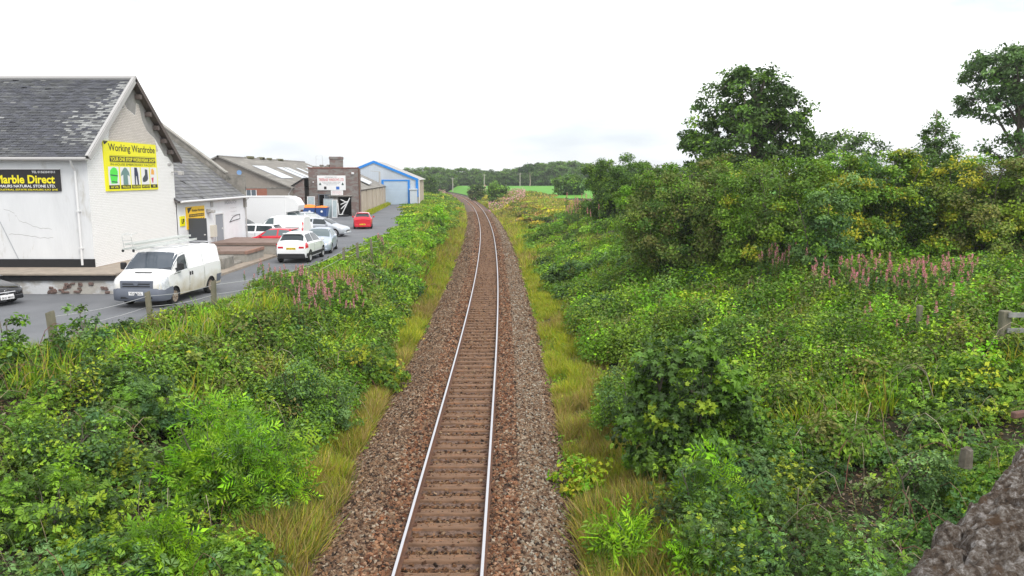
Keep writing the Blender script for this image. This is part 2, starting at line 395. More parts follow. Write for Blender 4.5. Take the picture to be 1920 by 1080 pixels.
# loose stones, real geometry where they can be told apart
def stones(n, y0, y1, size, seed):
    g = np.random.default_rng(seed)
    y = y0 + (y1 - y0) * g.random(n) ** 1.15; d = g.uniform(-2.9, 2.95, n)
    # fewer on top of the sleepers
    ph = ((y - 0.2) / 0.65) % 1.0; on = (np.abs(d) < 0.7) & (ph > 0.28) & (ph < 0.72)
    ead = (np.abs(d) > .78) & (np.abs(d) < 1.3) & (ph > 0.3) & (ph < 0.7) & (g.random(n) < .5)
    keep = ~(on & (g.random(n) < .96)) & ~((np.abs(np.abs(d) - .7525) < .09)) & ~ead
    y = y[keep]; d = d[keep]; n = len(y)
    z = np.array([ballz(q) for q in d]) + g.uniform(-.005, .03, n)
    s = (cx(y + .5) - cx(y - .5)); nn = np.sqrt(1 + s * s)
    P = np.stack([cx(y) + d / nn, y - d * s / nn, z], 1)
    c = np.array([(.30, .175, .115), (.15, .082, .055), (.42, .275, .19), (.54, .42, .34), (.05, .032, .025), (.35, .18, .10)])
    wts = np.array([.27, .22, .2, .1, .12, .09]); ci = g.choice(6, n, p=wts)
    grey = (d > 1.45) & (d < 2.35) & (g.random(n) < .38); ci[grey] = g.choice([3, 2, 0], grey.sum())
    colr = c[ci] * g.uniform(.75, 1.25, (n, 1)) 
    colr[grey] = colr[grey] * np.array([.98, 1.1, 1.2])
    inner = np.abs(d) < .72; colr[inner] *= np.array([.74, .62, .5]); colr *= np.array([.56, .58, .53])
    rust = (np.abs(np.abs(d) - 1.1) < .32) & (g.random(n) < .5); colr[rust] *= np.array([1.05, .78, .65])
    T, B, N = rand_frames(n)
    S = size * g.uniform(.5, 1.25, (n, 3))
    tv = [(-1, -.8, -.9), (.8, -1, -.7), (1, .9, -.8), (-.8, 1, -1), (-.9, -.7, .8), (.9, -.6, .9), (.6, .9, .7), (-.8, .7, 1)]
    tv = np.array(tv) * .5
    tf = [(0, 3, 2, 1), (4, 5, 6, 7), (0, 1, 5, 4), (1, 2, 6, 5), (2, 3, 7, 6), (3, 0, 4, 7)]
    return P, T, B, N, S, tv, tf, colr
for nm, args in (('ballast_stones', (66000, 10.5, 30, .072, 11)), ('ballast_stones', (42000, 30, 62, .092, 12)), ('ballast_stones', (22000, 62, 150, .13, 13))):
    P_, T_, B_, N_, S_, tv, tf, cc = stones(*args)
    o = template_mesh(nm, P_, T_, B_, N_, S_, tv, tf, cc, M['stone'])
    tag(o, 'crushed stone ballast of brown and grey chippings on both sides of the rails', 'ballast', kind='stuff')

# ------------------------------------------------------------ track
track = thing('railway_track', 'single railway track of two shiny rails curving away to the left between the banks', 'railway track', (float(cx(12)), 12, -0.2))
ys = np.concatenate([np.arange(-8, 80, 1.0), np.arange(80, 421, 4)])
prof = [(-.065, -.155), (-.065, -.142), (-.012, -.125), (-.01, -.045), (-.036, -.033), (-.036, -.010), (-.030, 0), (.022, 0), (.036, -.008), (.036, -.033), (.01, -.045), (.012, -.125), (.065, -.142), (.065, -.155)]
for sgn in (-1, 1):
    P = MB(); n = len(prof); V = []
    for y in ys:
        tx, ty = tdir(y); 
        for (o, z) in prof: dd = sgn * .7525 + o; V.append((float(cx(y)) + dd * ty, y - dd * tx, z))
    F = []; mi = []
    for i in range(len(ys) - 1):
        for k in range(n):
            F.append((i * n + k, (i + 1) * n + k, (i + 1) * n + (k + 1) % n, i * n + (k + 1) % n)); mi.append(1 if k in (5, 6) else 0)
    me = raw_mesh('rail', V, np.array(F).ravel(), np.arange(len(F)) * 4, mi=mi)
    link_mesh('rail', me, [M['rust'], M['railtop']], track)
def sleeper_geo(P, y, half=1.22):
    tx, ty = tdir(y); c = float(cx(y))
    def w(d, l, z): return (c + d * ty + l * tx, y - d * tx + l * ty, z)
    wd = .125
    for (d0, d1, mi) in ((-half, -.98, 1), (-.98, .98, 0), (.98, half, 1)):
        P.mi = mi
        sec = [(-wd - .03, -.30), (-wd, -.168), (-wd + .02, -.158), (wd - .02, -.158), (wd, -.168), (wd + .03, -.30)]
        A = [w(d0, l, z) for l, z in sec]; B = [w(d1, l, z) for l, z in sec]; k = len(sec)
        P.raw(A + B, [(i, (i + 1) % k, k + (i + 1) % k, k + i) for i in range(k)] + [tuple(range(k - 1, -1, -1)), tuple(range(k, 2 * k))])
    P.mi = 0
    return w
ysl = np.arange(9.0 + .2, 330, 0.65)
for i, y in enumerate(ysl[:100]):
    P = MB(); w_ = sleeper_geo(P, y); so_ = P.build('sleeper', [M['sleeper'], M['sleeper_end']], track)
    if i < 22:
        for sg in (-1, 1):
            for q in (-1, 1):
                C = MB()
                d = sg * .7525 + q * .105
                pts = [w_(d - .03, -.05, -.15), w_(d + .03, -.05, -.125), w_(d + .02, .05, -.125), w_(d - .03, .06, -.14)]
                C.tube(pts, .012, 5)
                a_ = w_(d, 0, 0); C.box(a_[0] - .035, a_[0] + .035, a_[1] - .05, a_[1] + .05, -.16, -.135)
                C.build('rail_clip', M['rust'], so_)
P = MB()
for y in ysl[100:]: sleeper_geo(P, y)
tag(P.build('sleeper', [M['sleeper'], M['sleeper_end']], track), kind='stuff')
# ------------------------------------------------------------ lettering
def lettering(txt, org, right, up, width, height, m, parent, nrm, bold=0.0, name='lettering', align='L', shear=0.0, local=False, group=None):
    cu = bpy.data.curves.new('t', 'FONT'); cu.body = txt; cu.size = 1.0; cu.offset = bold; cu.shear = shear; cu.resolution_u = 3
    to = bpy.data.objects.new('t', cu); COL.objects.link(to)
    dg_ = bpy.context.evaluated_depsgraph_get(); ev = to.evaluated_get(dg_); me = bpy.data.meshes.new_from_object(ev)
    bpy.data.objects.remove(to); bpy.data.curves.remove(cu)
    n = len(me.vertices); co = np.zeros(n * 3, np.float32); me.vertices.foreach_get('co', co); co = co.reshape(-1, 3)
    x0, x1 = co[:, 0].min(), co[:, 0].max(); y0, y1 = co[:, 1].min(), co[:, 1].max()
    sx = width / max(1e-6, x1 - x0); sy = height / max(1e-6, y1 - y0)
    r = np.array(Vector(right).normalized()); u = np.array(Vector(up).normalized()); nn = np.array(Vector(nrm).normalized()); o = np.array(org, float)
    W = o + (co[:, 0:1] - x0) * sx * r + (co[:, 1:2] - y0) * sy * u + nn * 0.006
    me.vertices.foreach_set('co', W.astype(np.float32).ravel()); me.update(); me.name = name
    for p in me.polygons: pass
    return link_mesh(name, me, m, parent, local)

def flatmat(n, c, r=0.6): return mat(n, c, r)
M['yellow'] = flatmat('sign_yellow', (0.88, 0.82, 0.0), 0.4)
M['amber'] = flatmat('sign_amber', (0.90, 0.55, 0.01), 0.4)
M['ink'] = flatmat('sign_ink', (0.02, 0.018, 0.02), 0.5)
M['goldink'] = flatmat('sign_gold', (0.90, 0.78, 0.02), 0.5)
M['redink'] = flatmat('sign_red', (0.55, 0.05, 0.05), 0.5)
M['render'] = mat('wall_render', (0.72, 0.73, 0.74), 0.85, (0.58, 0.59, 0.60), 0.5, 0.35, 10, lo=.35, hi=.75, c3=(0.50, 0.49, 0.46), s3=1.3, p3=0.62, stretch=(1, 1, .30))
M['wbrick'] = brick_mat('white_painted_brick', 'yz', (0.93, 0.92, 0.91), (0.88, 0.87, 0.86), (0.79, 0.78, 0.76), patch=(0.32, 0.27, 0.24), pthr=0.665, pscale=5.0, bump=0.9)
M['cbrick'] = brick_mat('worn_cream_brick', 'yz', (0.70, 0.65, 0.60), (0.62, 0.57, 0.52), (0.46, 0.41, 0.38), patch=(0.30, 0.2, 0.16), pthr=0.70, pscale=5.0, bump=0.8)
M['grender'] = mat('grey_render', (0.33, 0.32, 0.31), 0.9, (0.26, 0.25, 0.24), 2, 0.3, 20)
M['slate'] = tint_mat('slate', 0.6, 0.3, 40, 0.2, 25, 0.4)
M['wwall'] = mat('white_wall', (0.80, 0.81, 0.83), 0.8, (0.72, 0.73, 0.74), 1.2, 0.2, 20, lo=.4, hi=.75)
M['stonew'] = mat('old_stonework', (0.30, 0.28, 0.25), 0.95, (0.18, 0.17, 0.15), 2.2, 0.9, 9, c3=(0.10, 0.10, 0.09), s3=1.7, p3=0.62)
M['concrete'] = mat('concrete', (0.38, 0.36, 0.33), 0.9, (0.27, 0.26, 0.23), 2.5, 0.5, 14, c3=(0.18, 0.18, 0.15), s3=1.1, p3=0.63)
M['ledge'] = mat('ledge_top', (0.36, 0.30, 0.24), 0.9, (0.26, 0.22, 0.18), 2.5, 0.4, 14)
M['roughwall'] = mat('rough_retaining_wall', (0.42, 0.40, 0.36), 0.95, (0.30, 0.28, 0.25), 1.1, 0.7, 8, c3=(0.60, 0.61, 0.62), s3=0.55, p3=0.56, stretch=(1, 1, 1.6))
M['brownslab'] = mat('brown_slab', (0.20, 0.14, 0.115), 0.9, (0.27, 0.20, 0.17), 1.5, 0.4, 14)
M['redbrick'] = brick_mat('red_brick', 'xz', (0.36, 0.10, 0.05), (0.28, 0.08, 0.045), (0.30, 0.22, 0.18), bump=0.5)
M['mixbrick'] = brick_mat('mixed_brown_brick', 'xz', (0.23, 0.15, 0.13), (0.17, 0.12, 0.11), (0.20, 0.17, 0.16), bump=0.6, patch=(0.24, 0.225, 0.21), pthr=0.50, pscale=1.0)
M['mixbricky'] = brick_mat('mixed_brown_brick_side', 'yz', (0.25, 0.16, 0.14), (0.17, 0.12, 0.11), (0.22, 0.19, 0.18), bump=0.6, patch=(0.24, 0.225, 0.21), pthr=0.55, pscale=1.0)
M['brownrender'] = mat('brown_render', (0.27, 0.24, 0.205), 0.9, (0.22, 0.195, 0.17), 0.7, 0.3, 15, c3=(0.18, 0.16, 0.14), s3=0.9, p3=0.63)
M['asbestos'] = mat('cement_sheet', (0.25, 0.235, 0.21), 0.9, (0.19, 0.18, 0.165), 0.7, 0, stretch=(3, .4, 1), c3=(0.33, 0.32, 0.29), s3=0.6, p3=0.6)
M['rooflight'] = mat('rooflight', (0.58, 0.60, 0.63), 0.5, (0.48, 0.50, 0.52), 1.5)
M['creampanel'] = mat('cream_panel', (0.52, 0.44, 0.35), 0.85, (0.40, 0.33, 0.26), 1.2, 0.3, 20, stretch=(1, 1, .5), c3=(0.20, 0.15, 0.11), s3=2.2, p3=0.63)
M['cladding'] = mat('grey_cladding', (0.50, 0.55, 0.61), 0.5, (0.54, 0.59, 0.65), 0.6)
M['bluetrim'] = flatmat('blue_trim', (0.012, 0.22, 0.68), 0.45)
M['shutter'] = mat('roller_shutter', (0.46, 0.56, 0.67), 0.5, (0.42, 0.52, 0.63), 0.8)
M['guttergrey'] = flatmat('gutter_grey', (0.42, 0.41, 0.40), 0.6)
M['glassd'] = mat('window_glass', (0.10, 0.12, 0.14), 0.08, spec=0.8)
M['rooftin'] = mat('pale_tin_roof', (0.42, 0.40, 0.37), 0.6, (0.34, 0.32, 0.30), 0.8, stretch=(1, .3, 1))
M['gutterw'] = flatmat('gutter_white', (0.70, 0.70, 0.70), 0.5)
M['soffit'] = mat('old_timber', (0.14, 0.11, 0.10), 0.9, (0.09, 0.075, 0.07), 3)

def slate_roof(A, B, C_, D_, rows, sw, name, parent, light=None, base=(.10, .102, .115), seed=1):
    """A,B eave ends, D,C ridge ends; separate overlapping slates"""
    g = random.Random(seed); A, B, C_, D_ = map(Vector, (A, B, C_, D_)); n = (B - A).cross(D_ - A).normalized()
    if n.z < 0: n = -n
    P = MB(); P.poly([tuple(p - n * .03) for p in (A, B, C_, D_)], base)
    P.poly([tuple(p - n * .10) for p in (D_, C_, B, A)], (.10, .08, .07))
    for q in ((A, B), (B, C_), (C_, D_), (D_, A)): P.poly([tuple(q[0] - n * .03), tuple(q[0] - n * .1), tuple(q[1] - n * .1), tuple(q[1] - n * .03)], (.12, .11, .11))
    for r in range(rows):
        t0 = r / rows; t1 = min(1, (r + 1.12) / rows)
        L0 = A.lerp(D_, t0); R0 = B.lerp(C_, t0); L1 = A.lerp(D_, t1); R1 = B.lerp(C_, t1)
        ln = (R0 - L0).length; k = max(1, int(ln / sw)); off = (r % 2) * .5
        xs = [0.0] + [(i + off) / k for i in range(1 if off == 0 else 0, k + 1) if 0 < (i + off) / k < 1] + [1.0]
        for i in range(len(xs) - 1):
            a, b = xs[i], xs[i + 1]; b2 = b - .002 * sw / ln * 3
            if g.random() < .006: continue
            e = (.022 + g.uniform(-.006, .012)); dz = g.uniform(-.02, .02) / rows
            m = (a + b) / 2; v = g.uniform(.78, 1.25); c = [base[0] * v, base[1] * v, base[2] * v * g.uniform(.92, 1.06)]
            nb = float(fbm(m * ln * .35 + 7, r * .07, seed)); 
            if nb > .55: c = [q * 1.25 for q in c]; c[2] *= .93
            if light and light(m, t0, g): q = g.uniform(.15, .36); c = [q, q * 1.02, q]
            if g.random() < .006: c = [.2, .2, .2]
            P.poly([tuple(L0.lerp(R0, a + .0002) + n * e + (D_ - A) * dz), tuple(L0.lerp(R0, b2) + n * e + (D_ - A) * dz), tuple(L1.lerp(R1, b2) + n * .004), tuple(L1.lerp(R1, a + .0002) + n * .004)], tuple(c))
        # dark butt edge of the course
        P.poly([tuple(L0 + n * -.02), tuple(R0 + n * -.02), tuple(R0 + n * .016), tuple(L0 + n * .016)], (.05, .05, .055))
    return P.build(name, M['slate'], parent, tint=True)

# ------------------------------------------------------------ white gable building (left)
WX = -18.25; Z0 = 1.9; T0 = 2.75
b1 = thing('gable_building', 'white painted building with steep slate roof and grey patch in its brick gable', 'building', (-24, 37.8, T0))
y0, y1, ym = 33.4, 41.9, 37.65; ze, zr = 7.78, 11.2
P = MB(); P.poly([(-48, y0, T0 - .1), (WX, y0, T0 - .1), (WX, y0, ze), (-48, y0, ze)]); P.poly([(-48, y1, ze), (WX, y1, ze), (WX, y1, T0), (-48, y1, T0)])
P.poly([(-48, y0, T0), (-48, y1, T0), (-48, y1, ze), (-48, ym, zr), (-48, y0, ze)]); P.build('wall', M['render'], b1)
# gable: brick with a grey-rendered top behind a broken edge
P = MB(); edge = [(y0, 7.55), (34.15, 8.15), (34.75, 8.7), (35.25, 8.62), (35.6, 9.15), (36.0, 9.3), (36.25, 9.95), (36.5, 10.05), (36.62, 9.8), (36.9, 9.85), (37.0, 10.1), (37.25, 9.85), (37.6, 9.75), (38.0, 9.6), (38.2, 10.2), (38.45, 10.15), (38.7, 9.4), (39.1, 8.95), (39.4, 8.8), (39.9, 8.6), (40.4, 8.2), (40.9, 7.75), (41.3, 7.7), (y1, 7.3)]
edge[0] = (y0, ze)
P.poly([(WX, y0, T0 - .1), (WX, y1, T0 - .1), (WX, y1, 7.3)] + [(WX, a_, b_) for a_, b_ in reversed(edge)][1:])
P.build('painted_brick_wall', M['wbrick'], b1)
P = MB(); P.poly([(WX, a_, b_) for a_, b_ in edge] + [(WX, y1, ze), (WX, ym, zr)]); P.build('bare_render_gable', M['grender'], b1)
P = MB(); e1 = [e for e in edge if 9.2 < e[1] or True]
band = [(34.9, 7.7)] + [(a_, b_) for a_, b_ in edge[5:20]] + [(40.3, 7.9), (39, 7.65), (37, 7.75)]
band = [(35.35, 8.45)] + [(a_, b_ - .02) for a_, b_ in edge[4:20]] + [(40.2, 7.95), (38.5, 7.7), (36.5, 7.75), (35.4, 7.8)]
P.poly([(WX + .004, a_, b_) for a_, b_ in band]); P.build('worn_brick_patch', M['cbrick'], b1)
ov = .3
def lich(m, t, g):   # pale lichen near the verge
    x = 1 - m; c = .015 + .06 * max(0, .9 - abs(t - .42) * 1.6)
    return (x < c * g.uniform(.1, 1.3) and .12 < t < .95 and g.random() < .72) or (g.random() < .003)
slate_roof((-48, y0 - .35, ze - .28), (WX + ov, y0 - .35, ze - .28), (WX + ov, ym, zr + .08), (-48, ym, zr + .08), 50, .26, 'roof', b1, lich, base=(.085, .088, .10))
slate_roof((WX + ov, y1 + .35, ze - .28), (-48, y1 + .35, ze - .28), (-48, ym, zr + .08), (WX + ov, ym, zr + .08), 30, .5, 'roof', b1, seed=3)
P = MB(); P.tube([(-48, ym, zr + .12), (WX + ov + .03, ym, zr + .12)], .11, 8); P.build('ridge', M['guttergrey'], b1)
P = MB()
for sgn, yy in ((-1, y0 - .38), (1, y1 + .38)):
    d = Vector((0, ym - yy, zr + .1 - (ze - .3))); pt = Vector((WX + ov, yy, ze - .3)); nn = Vector((0, -d.z, d.y)).normalized()
    if nn.z < 0: nn = -nn
    P.mi = 0 if sgn < 0 else 1
    q = [pt + nn * .07, pt + d + nn * .07, pt + d - nn * .16, pt - nn * .16]; P.slab([tuple(a_ + Vector((-.0, 0, 0))) for a_ in q], (1, 0, 0), .04)
    if sgn < 0: q = [pt + nn * .075, pt + d + nn * .075, pt + d + nn * .075 + Vector((-.12, 0, 0)), pt + nn * .075 + Vector((-.12, 0, 0))]; P.slab([tuple(a_) for a_ in q], tuple(nn), .03)
P.build('bargeboard', [M['guttergrey'], M['soffit']], b1)
for t in (.12, .34, .52, .7, .86):
    P = MB(); yy = ym + (y1 - ym) * t; z = zr - (zr - ze) * t - .30; P.box(WX + .01, WX + ov - .02, yy - .1, yy + .1, z - .11, z + .11); P.build('purlin_end', M['soffit'], b1)
P = MB(); P.tube([(-48, y0 - .44, ze - .36), (WX + .2, y0 - .44, ze - .36)], .075, 8); P.build('gutter', M['guttergrey'], b1)
P = MB(); P.tube([(WX - .45, y0 - .44, ze - .42), (WX - .5, y0 - .3, ze - .6), (WX - .5, y0 - .08, ze - .85), (WX - .5, y0 - .08, T0 + .1)], .05, 8)
for z in (3.6, 5.2): P.box(WX - .58, WX - .42, y0 - .14, y0 + .0, z - .03, z + .03)
P.build('downpipe', M['gutterw'], b1)
P = MB(); P.box(-48, WX + .03, y0 - .05, y0 - .002, T0 - .05, T0 + .36); P.build('plinth', M['black'], b1)
P = MB(); P.box(WX + .002, WX + .05, y1 - .7, y1 - .3, ze - .5, ze - .42); P.tube([(WX, y1 - .3, 6.9), (WX + .5, y1 - .3, 6.95)], .03, 6); P.bbox(WX + .4, WX + .62, y1 - .45, y1 - .15, 6.75, 6.95, .02); P.build('floodlight', M['guttergrey'], b1)
for seg in ([(-22.0, 5.3), (-21.6, 5.15), (-21.4, 4.8), (-20.9, 4.6), (-20.5, 4.45), (-19.9, 4.4)], [(-21.9, 4.2), (-21.2, 4.15), (-20.5, 4.0), (-19.8, 4.05)]):
    P = MB(); pts = [(a_[0] + (b_[0] - a_[0]) * q / 5 + random.uniform(-.03, .03), y0 - .004, a_[1] + (b_[1] - a_[1]) * q / 5 + random.uniform(-.04, .04)) for a_, b_ in zip(seg[:-1], seg[1:]) for q in range(5)]
    P.poly(pts + [(p[0], p[1], p[2] + .014) for p in reversed(pts)]); P.build('crack', M['grender'], b1)
P = MB(); P.tube([(-22.9, y0 - .02, 6.6), (-22.4, y0 - .02, 5.2), (-21.55, y0 - .02, 3.1)], .009, 5); P.build('cable', M['grey'], b1)

# terrace and retaining wall under it
tr = thing('retaining_wall', 'rough stained retaining wall with brown ledge below the white building', 'wall', (-22, 31.6, Z0))
P = MB(); P.box(-48, -16.3, 31.2, 31.6, 1.7, 2.62); P.build('wall', M['roughwall'], tr)
P = MB(); P.box(-48, -16.25, 31.12, 31.2, 2.46, 2.68); P.build('dark_course', M['black'], tr)
P = MB(); P.poly([(-48, 31.05, 2.752), (-16.2, 31.05, 2.752), (-16.2, 42.5, 2.752), (-48, 42.5, 2.752)]); P.box(-48, -16.2, 31.05, 31.25, 2.69, 2.75); P.box(-16.5, -16.2, 31.25, 42.5, 1.7, 2.75); P.build('ledge', M['ledge'], tr)
P = MB(); g = random.Random(4)
for k in range(34):
    x = -19.1 + g.uniform(0, 2.5); z = 1.9 + g.uniform(0, .5) * (1 - abs(x + 17.8) / 2.2); w_ = g.uniform(.08, .2); P.bbox(x, x + w_, 31.14, 31.21 + g.uniform(0, .02), z, z + g.uniform(.06, .13), .02)
P.build('exposed_stone', mat('red_rubble', (0.20, 0.13, 0.11), .95, (0.12, 0.09, 0.08), 4, .8, 12), tr)

# Marble sign
s = thing('shop_sign', 'black board reading Marble Direct in yellow on the white front wall', 'sign', (-22, y0 - .03, 5.9))
zt, zb = 6.98, 6.05; xr = -19.42; xl = -25.6
P = MB(); P.box(xl, xr, y0 - .06, y0 - .01, zb, zt); P.build('board', M['ink'], s)
Rr = (1, 0, 0); U = (0, 0, 1); Nn = (0, -1, 0); yt = y0 - .062
lettering('Marble Direct', (-22.20, yt, 6.38), Rr, U, 2.55, .36, M['goldink'], s, Nn, .03)
lettering('KILMAURS NATURAL STONE LTD.', (-22.30, yt, 6.21), Rr, U, 2.66, .12, M['white'], s, Nn, .02)
lettering('UNIT 1 TOWNHILL INDUSTRIAL ESTATE KILMAURS KA3 2NE', (-23.55, yt, 6.08), Rr, U, 4.0, .075, M['goldink'], s, Nn, .01)
lettering('TEL 01563541011', (-20.62, yt, 6.82), Rr, U, 1.0, .10, M['white'], s, Nn, .02)
lettering('TILES & SPA', (-22.75, yt, 6.82), Rr, U, .75, .1, M['white'], s, Nn, .02)
P = MB(); P.box(xl, xr + .01, y0 - .065, y0 - .01, zt, zt + .03); P.build('frame', M['white'], s)

# Working Wardrobe sign on the gable
def wx(u): return 18.25 * 1440 / (960 - u)          # depth of column u on the gable plane
s = thing('shop_sign', 'large yellow Working Wardrobe board with five clothing pictures on the brick gable', 'sign', (WX, 37, 6.5))
SY0, SY1, SZ0, SZ1 = 34.75, 39.85, 6.02, 8.27; X_ = WX + .05
def sp(a, b, off=0.0): return (X_ + off, SY0 + (SY1 - SY0) * a, SZ0 + (SZ1 - SZ0) * b)
def srect(P, a0, a1, b0, b1, off=.004): P.poly([sp(a0, b0, off), sp(a1, b0, off), sp(a1, b1, off), sp(a0, b1, off)])
def spoly(P, pts, off): P.poly([sp(a, b, off) for a, b in pts])
P = MB(); P.box(WX + .005, X_, SY0, SY1, SZ0, SZ1); P.build('board', M['yellow'], s)
Rr = (0, 1, 0); N2 = (1, 0, 0)
def st(txt, a0, a1, b0, b1, m, bold=0.0, off=0.0): o_ = sp(a0, b0, off); return lettering(txt, o_, Rr, U, (a1 - a0) * (SY1 - SY0), (b1 - b0) * (SZ1 - SZ0), m, s, N2, bold)
st('Working Wardrobe', .08, .97, .76, .95, M['ink'], .012)
P = MB(); srect(P, .09, .97, .59, .70); srect(P, .09, .97, .715, .72); srect(P, .09, .97, .575, .58); spoly(P, [(.0, .995), (.085, .995), (.03, .93), (.01, .93)], .004); P.build('banner', M['ink'], s)
st('YOUR ONE STOP WORKWEAR SHOP', .10, .96, .605, .685, M['yellow'], .03, .004)
st('IN-HOUSE EMBROIDERY FACILITY', .10, .96, .515, .56, M['ink'])
cells = [(.05, .235), (.26, .44), (.46, .635), (.655, .82), (.84, .985)]
P = MB(); Q = MB()
for a0, a1 in cells: srect(P, a0, a1, .12, .49); srect(Q, a0, a1, .04, .115)
P.build('picture_panel', M['white'], s); Q.build('caption_strip', M['ink'], s)
for (a0, a1), t in zip(cells, ('HI VIS', 'POLOS', 'TROUSERS', 'SAFETY BOOTS', 'PPE')):
    w_ = (a1 - a0); k = .15 if len(t) < 7 else .05; st(t, a0 + w_ * k * (1 if t != 'PPE' else 2.2), a1 - w_ * k * (1 if t != 'PPE' else 2.2), .055, .10, M['yellow'], .02, .004)
fm = {'g': flatmat('print_green', (0.10, 0.75, 0.08)), 't': flatmat('print_teal', (0.16, 0.28, 0.26)), 'n': flatmat('print_navy', (0.03, 0.04, 0.09)), 'b': flatmat('print_boot', (0.06, 0.07, 0.09)), 'o': flatmat('print_orange', (0.85, 0.42, 0.08)), 'p': flatmat('print_pink', (0.6, 0.05, 0.12))}
pics = [('g', [(.09, .15), (.19, .15), (.21, .3), (.215, .4), (.19, .46), (.15, .48), (.115, .46), (.08, .41), (.075, .32)]), ('n', [(.082, .335), (.21, .315), (.21, .295), (.082, .315)]), ('n', [(.10, .20), (.2, .185), (.2, .165), (.10, .18)]),
        ('t', [(.305, .12), (.395, .12), (.39, .33), (.43, .29), (.42, .38), (.38, .46), (.35, .48), (.325, .46), (.28, .38), (.265, .3), (.31, .33)]),
        ('n', [(.52, .12), (.54, .12), (.55, .3), (.56, .3), (.575, .12), (.6, .12), (.595, .35), (.575, .48), (.525, .48), (.52, .35)]),
        ('b', [(.68, .18), (.72, .17), (.77, .2), (.79, .24), (.785, .44), (.735, .45), (.73, .33), (.68, .25)]),
        ('o', [(.86, .34), (.925, .33), (.925, .42), (.90, .47), (.87, .45)]), ('p', [(.86, .26), (.91, .27), (.9, .2), (.895, .15), (.88, .15)])]
for i, (k, pts) in enumerate(pics):
    P = MB(); spoly(P, pts, .008 if i not in (1, 2) else .011); P.build('picture', fm[k], s)

# ------------------------------------------------------------ lower white building
b2 = thing('low_workshop', 'low white workshop with weathered slate roof and parapet beside the gable building', 'building', (-22, 47, Z0))
ya, yb = 42.0, 52.7; ze2 = 5.42
P = MB(); P.poly([(WX, ya, 1.8), (WX, yb, 1.8), (WX, yb, ze2), (WX, ya, ze2)]); P.poly([(-32, yb, 1.8), (-32, yb, ze2), (WX, yb, ze2), (WX, yb, 1.8)]); P.build('wall', M['wwall'], b2)
slate_roof((WX + .25, ya - .3, ze2 - .1), (WX + .25, yb - .3, ze2 - .1), (-24.9, yb - .3, 10.75), (-24.9, ya - .3, 10.75), 30, .4, 'roof', b2, base=(.145, .145, .15), seed=5)
P = MB(); P.poly([(-24.9, ya - .3, 10.75), (-24.9, yb - .3, 10.75), (-31.5, yb - .3, ze2), (-31.5, ya - .3, ze2)]); P.build('roof', M['asbestos'], b2)
P = MB(); P.slab([(WX + .1, yb - .25, 4.6), (WX + .1, yb - .25, 6.75), (-19.35, yb - .25, 6.85), (-24.9, yb - .25, 11.15), (-24.9, yb - .25, 4.6)], (0, 1, 0), .4); P.build('parapet', M['stonew'], b2)
P = MB(); d_ = Vector((-5.55, 0, 4.3)); 
P.slab([(-19.35, yb - .3, 6.87), (-24.9, yb - .3, 11.17), (-24.9, yb - .3, 11.25), (-19.3, yb - .3, 6.95)], (0, 1, 0), .5); P.build('coping', M['concrete'], b2)
P = MB(); P.tube([(WX + .32, ya - .1, ze2 - .12), (WX + .32, yb + .1, ze2 - .12)], .065, 8); P.build('gutter', M['gutterw'], b2)
P = MB(); P.tube([(WX + .3, yb, ze2 - .15), (WX + .08, yb - .05, ze2 - .5), (WX + .08, yb - .05, 2.1)], .045, 8); P.build('downpipe', M['guttergrey'], b2)
def wz(u, v): Zc = 18.5 * 1440 / (960 - u); return 6.7 - (v - 330) * Zc / 1455
def wpt(u, v): Zc = 18.45 * 1440 / (960 - u); return (Zc + .1, 6.7 - (v - 330) * Zc / 1455)
P = MB(); P.box(WX, WX + .04, 47.2, 48.5, 2.6, 4.35); d = P.build('door', M['grey'], b2)
P = MB(); P.box(WX + .04, WX + .07, 48.25, 48.35, 3.4, 3.5); P.build('handle', M['gutterw'], d)
P = MB(); P.box(WX, WX + .08, 47.12, 47.2, 2.6, 4.43); P.box(WX, WX + .08, 48.5, 48.58, 2.6, 4.43); P.box(WX, WX + .08, 47.2, 48.5, 4.35, 4.43); P.build('door_frame', M['gutterw'], b2)
P = MB(); P.box(WX + .03, WX + 1.05, 43.3, 43.35, 2.62, 4.35); d = P.build('door', M['darkgrey'], b2); tag(d, 'dark grey door standing open')
P = MB(); P.box(WX + .9, WX + .98, 43.25, 43.3, 3.4, 3.45); P.build('handle', M['gutterw'], d)
P = MB(); P.box(WX + .003, WX + .01, 43.36, 44.4, 2.62, 4.3); P.build('doorway', M['void'], b2)  # flat black panel on the wall, paints the shade of the open doorway
P = MB(); P.box(WX, WX + .25, 47.0 - .55, 47.0 - .1, 3.05, 3.75); P.build('meter_box', mat('meter_cream', (.6, .56, .48), .7), b2)
P = MB(); P.bbox(WX, WX + .25, 46.0, 46.2, 4.55, 4.75); P.bbox(WX + .1, WX + .35, 46.15, 46.55, 4.5, 4.68); P.build('wall_lamp', M['guttergrey'], b2)
P = MB(); P.box(WX + .002, WX + .06, 46.7, 47.0, 4.85, 5.15); P.build('vent', M['guttergrey'], b2)
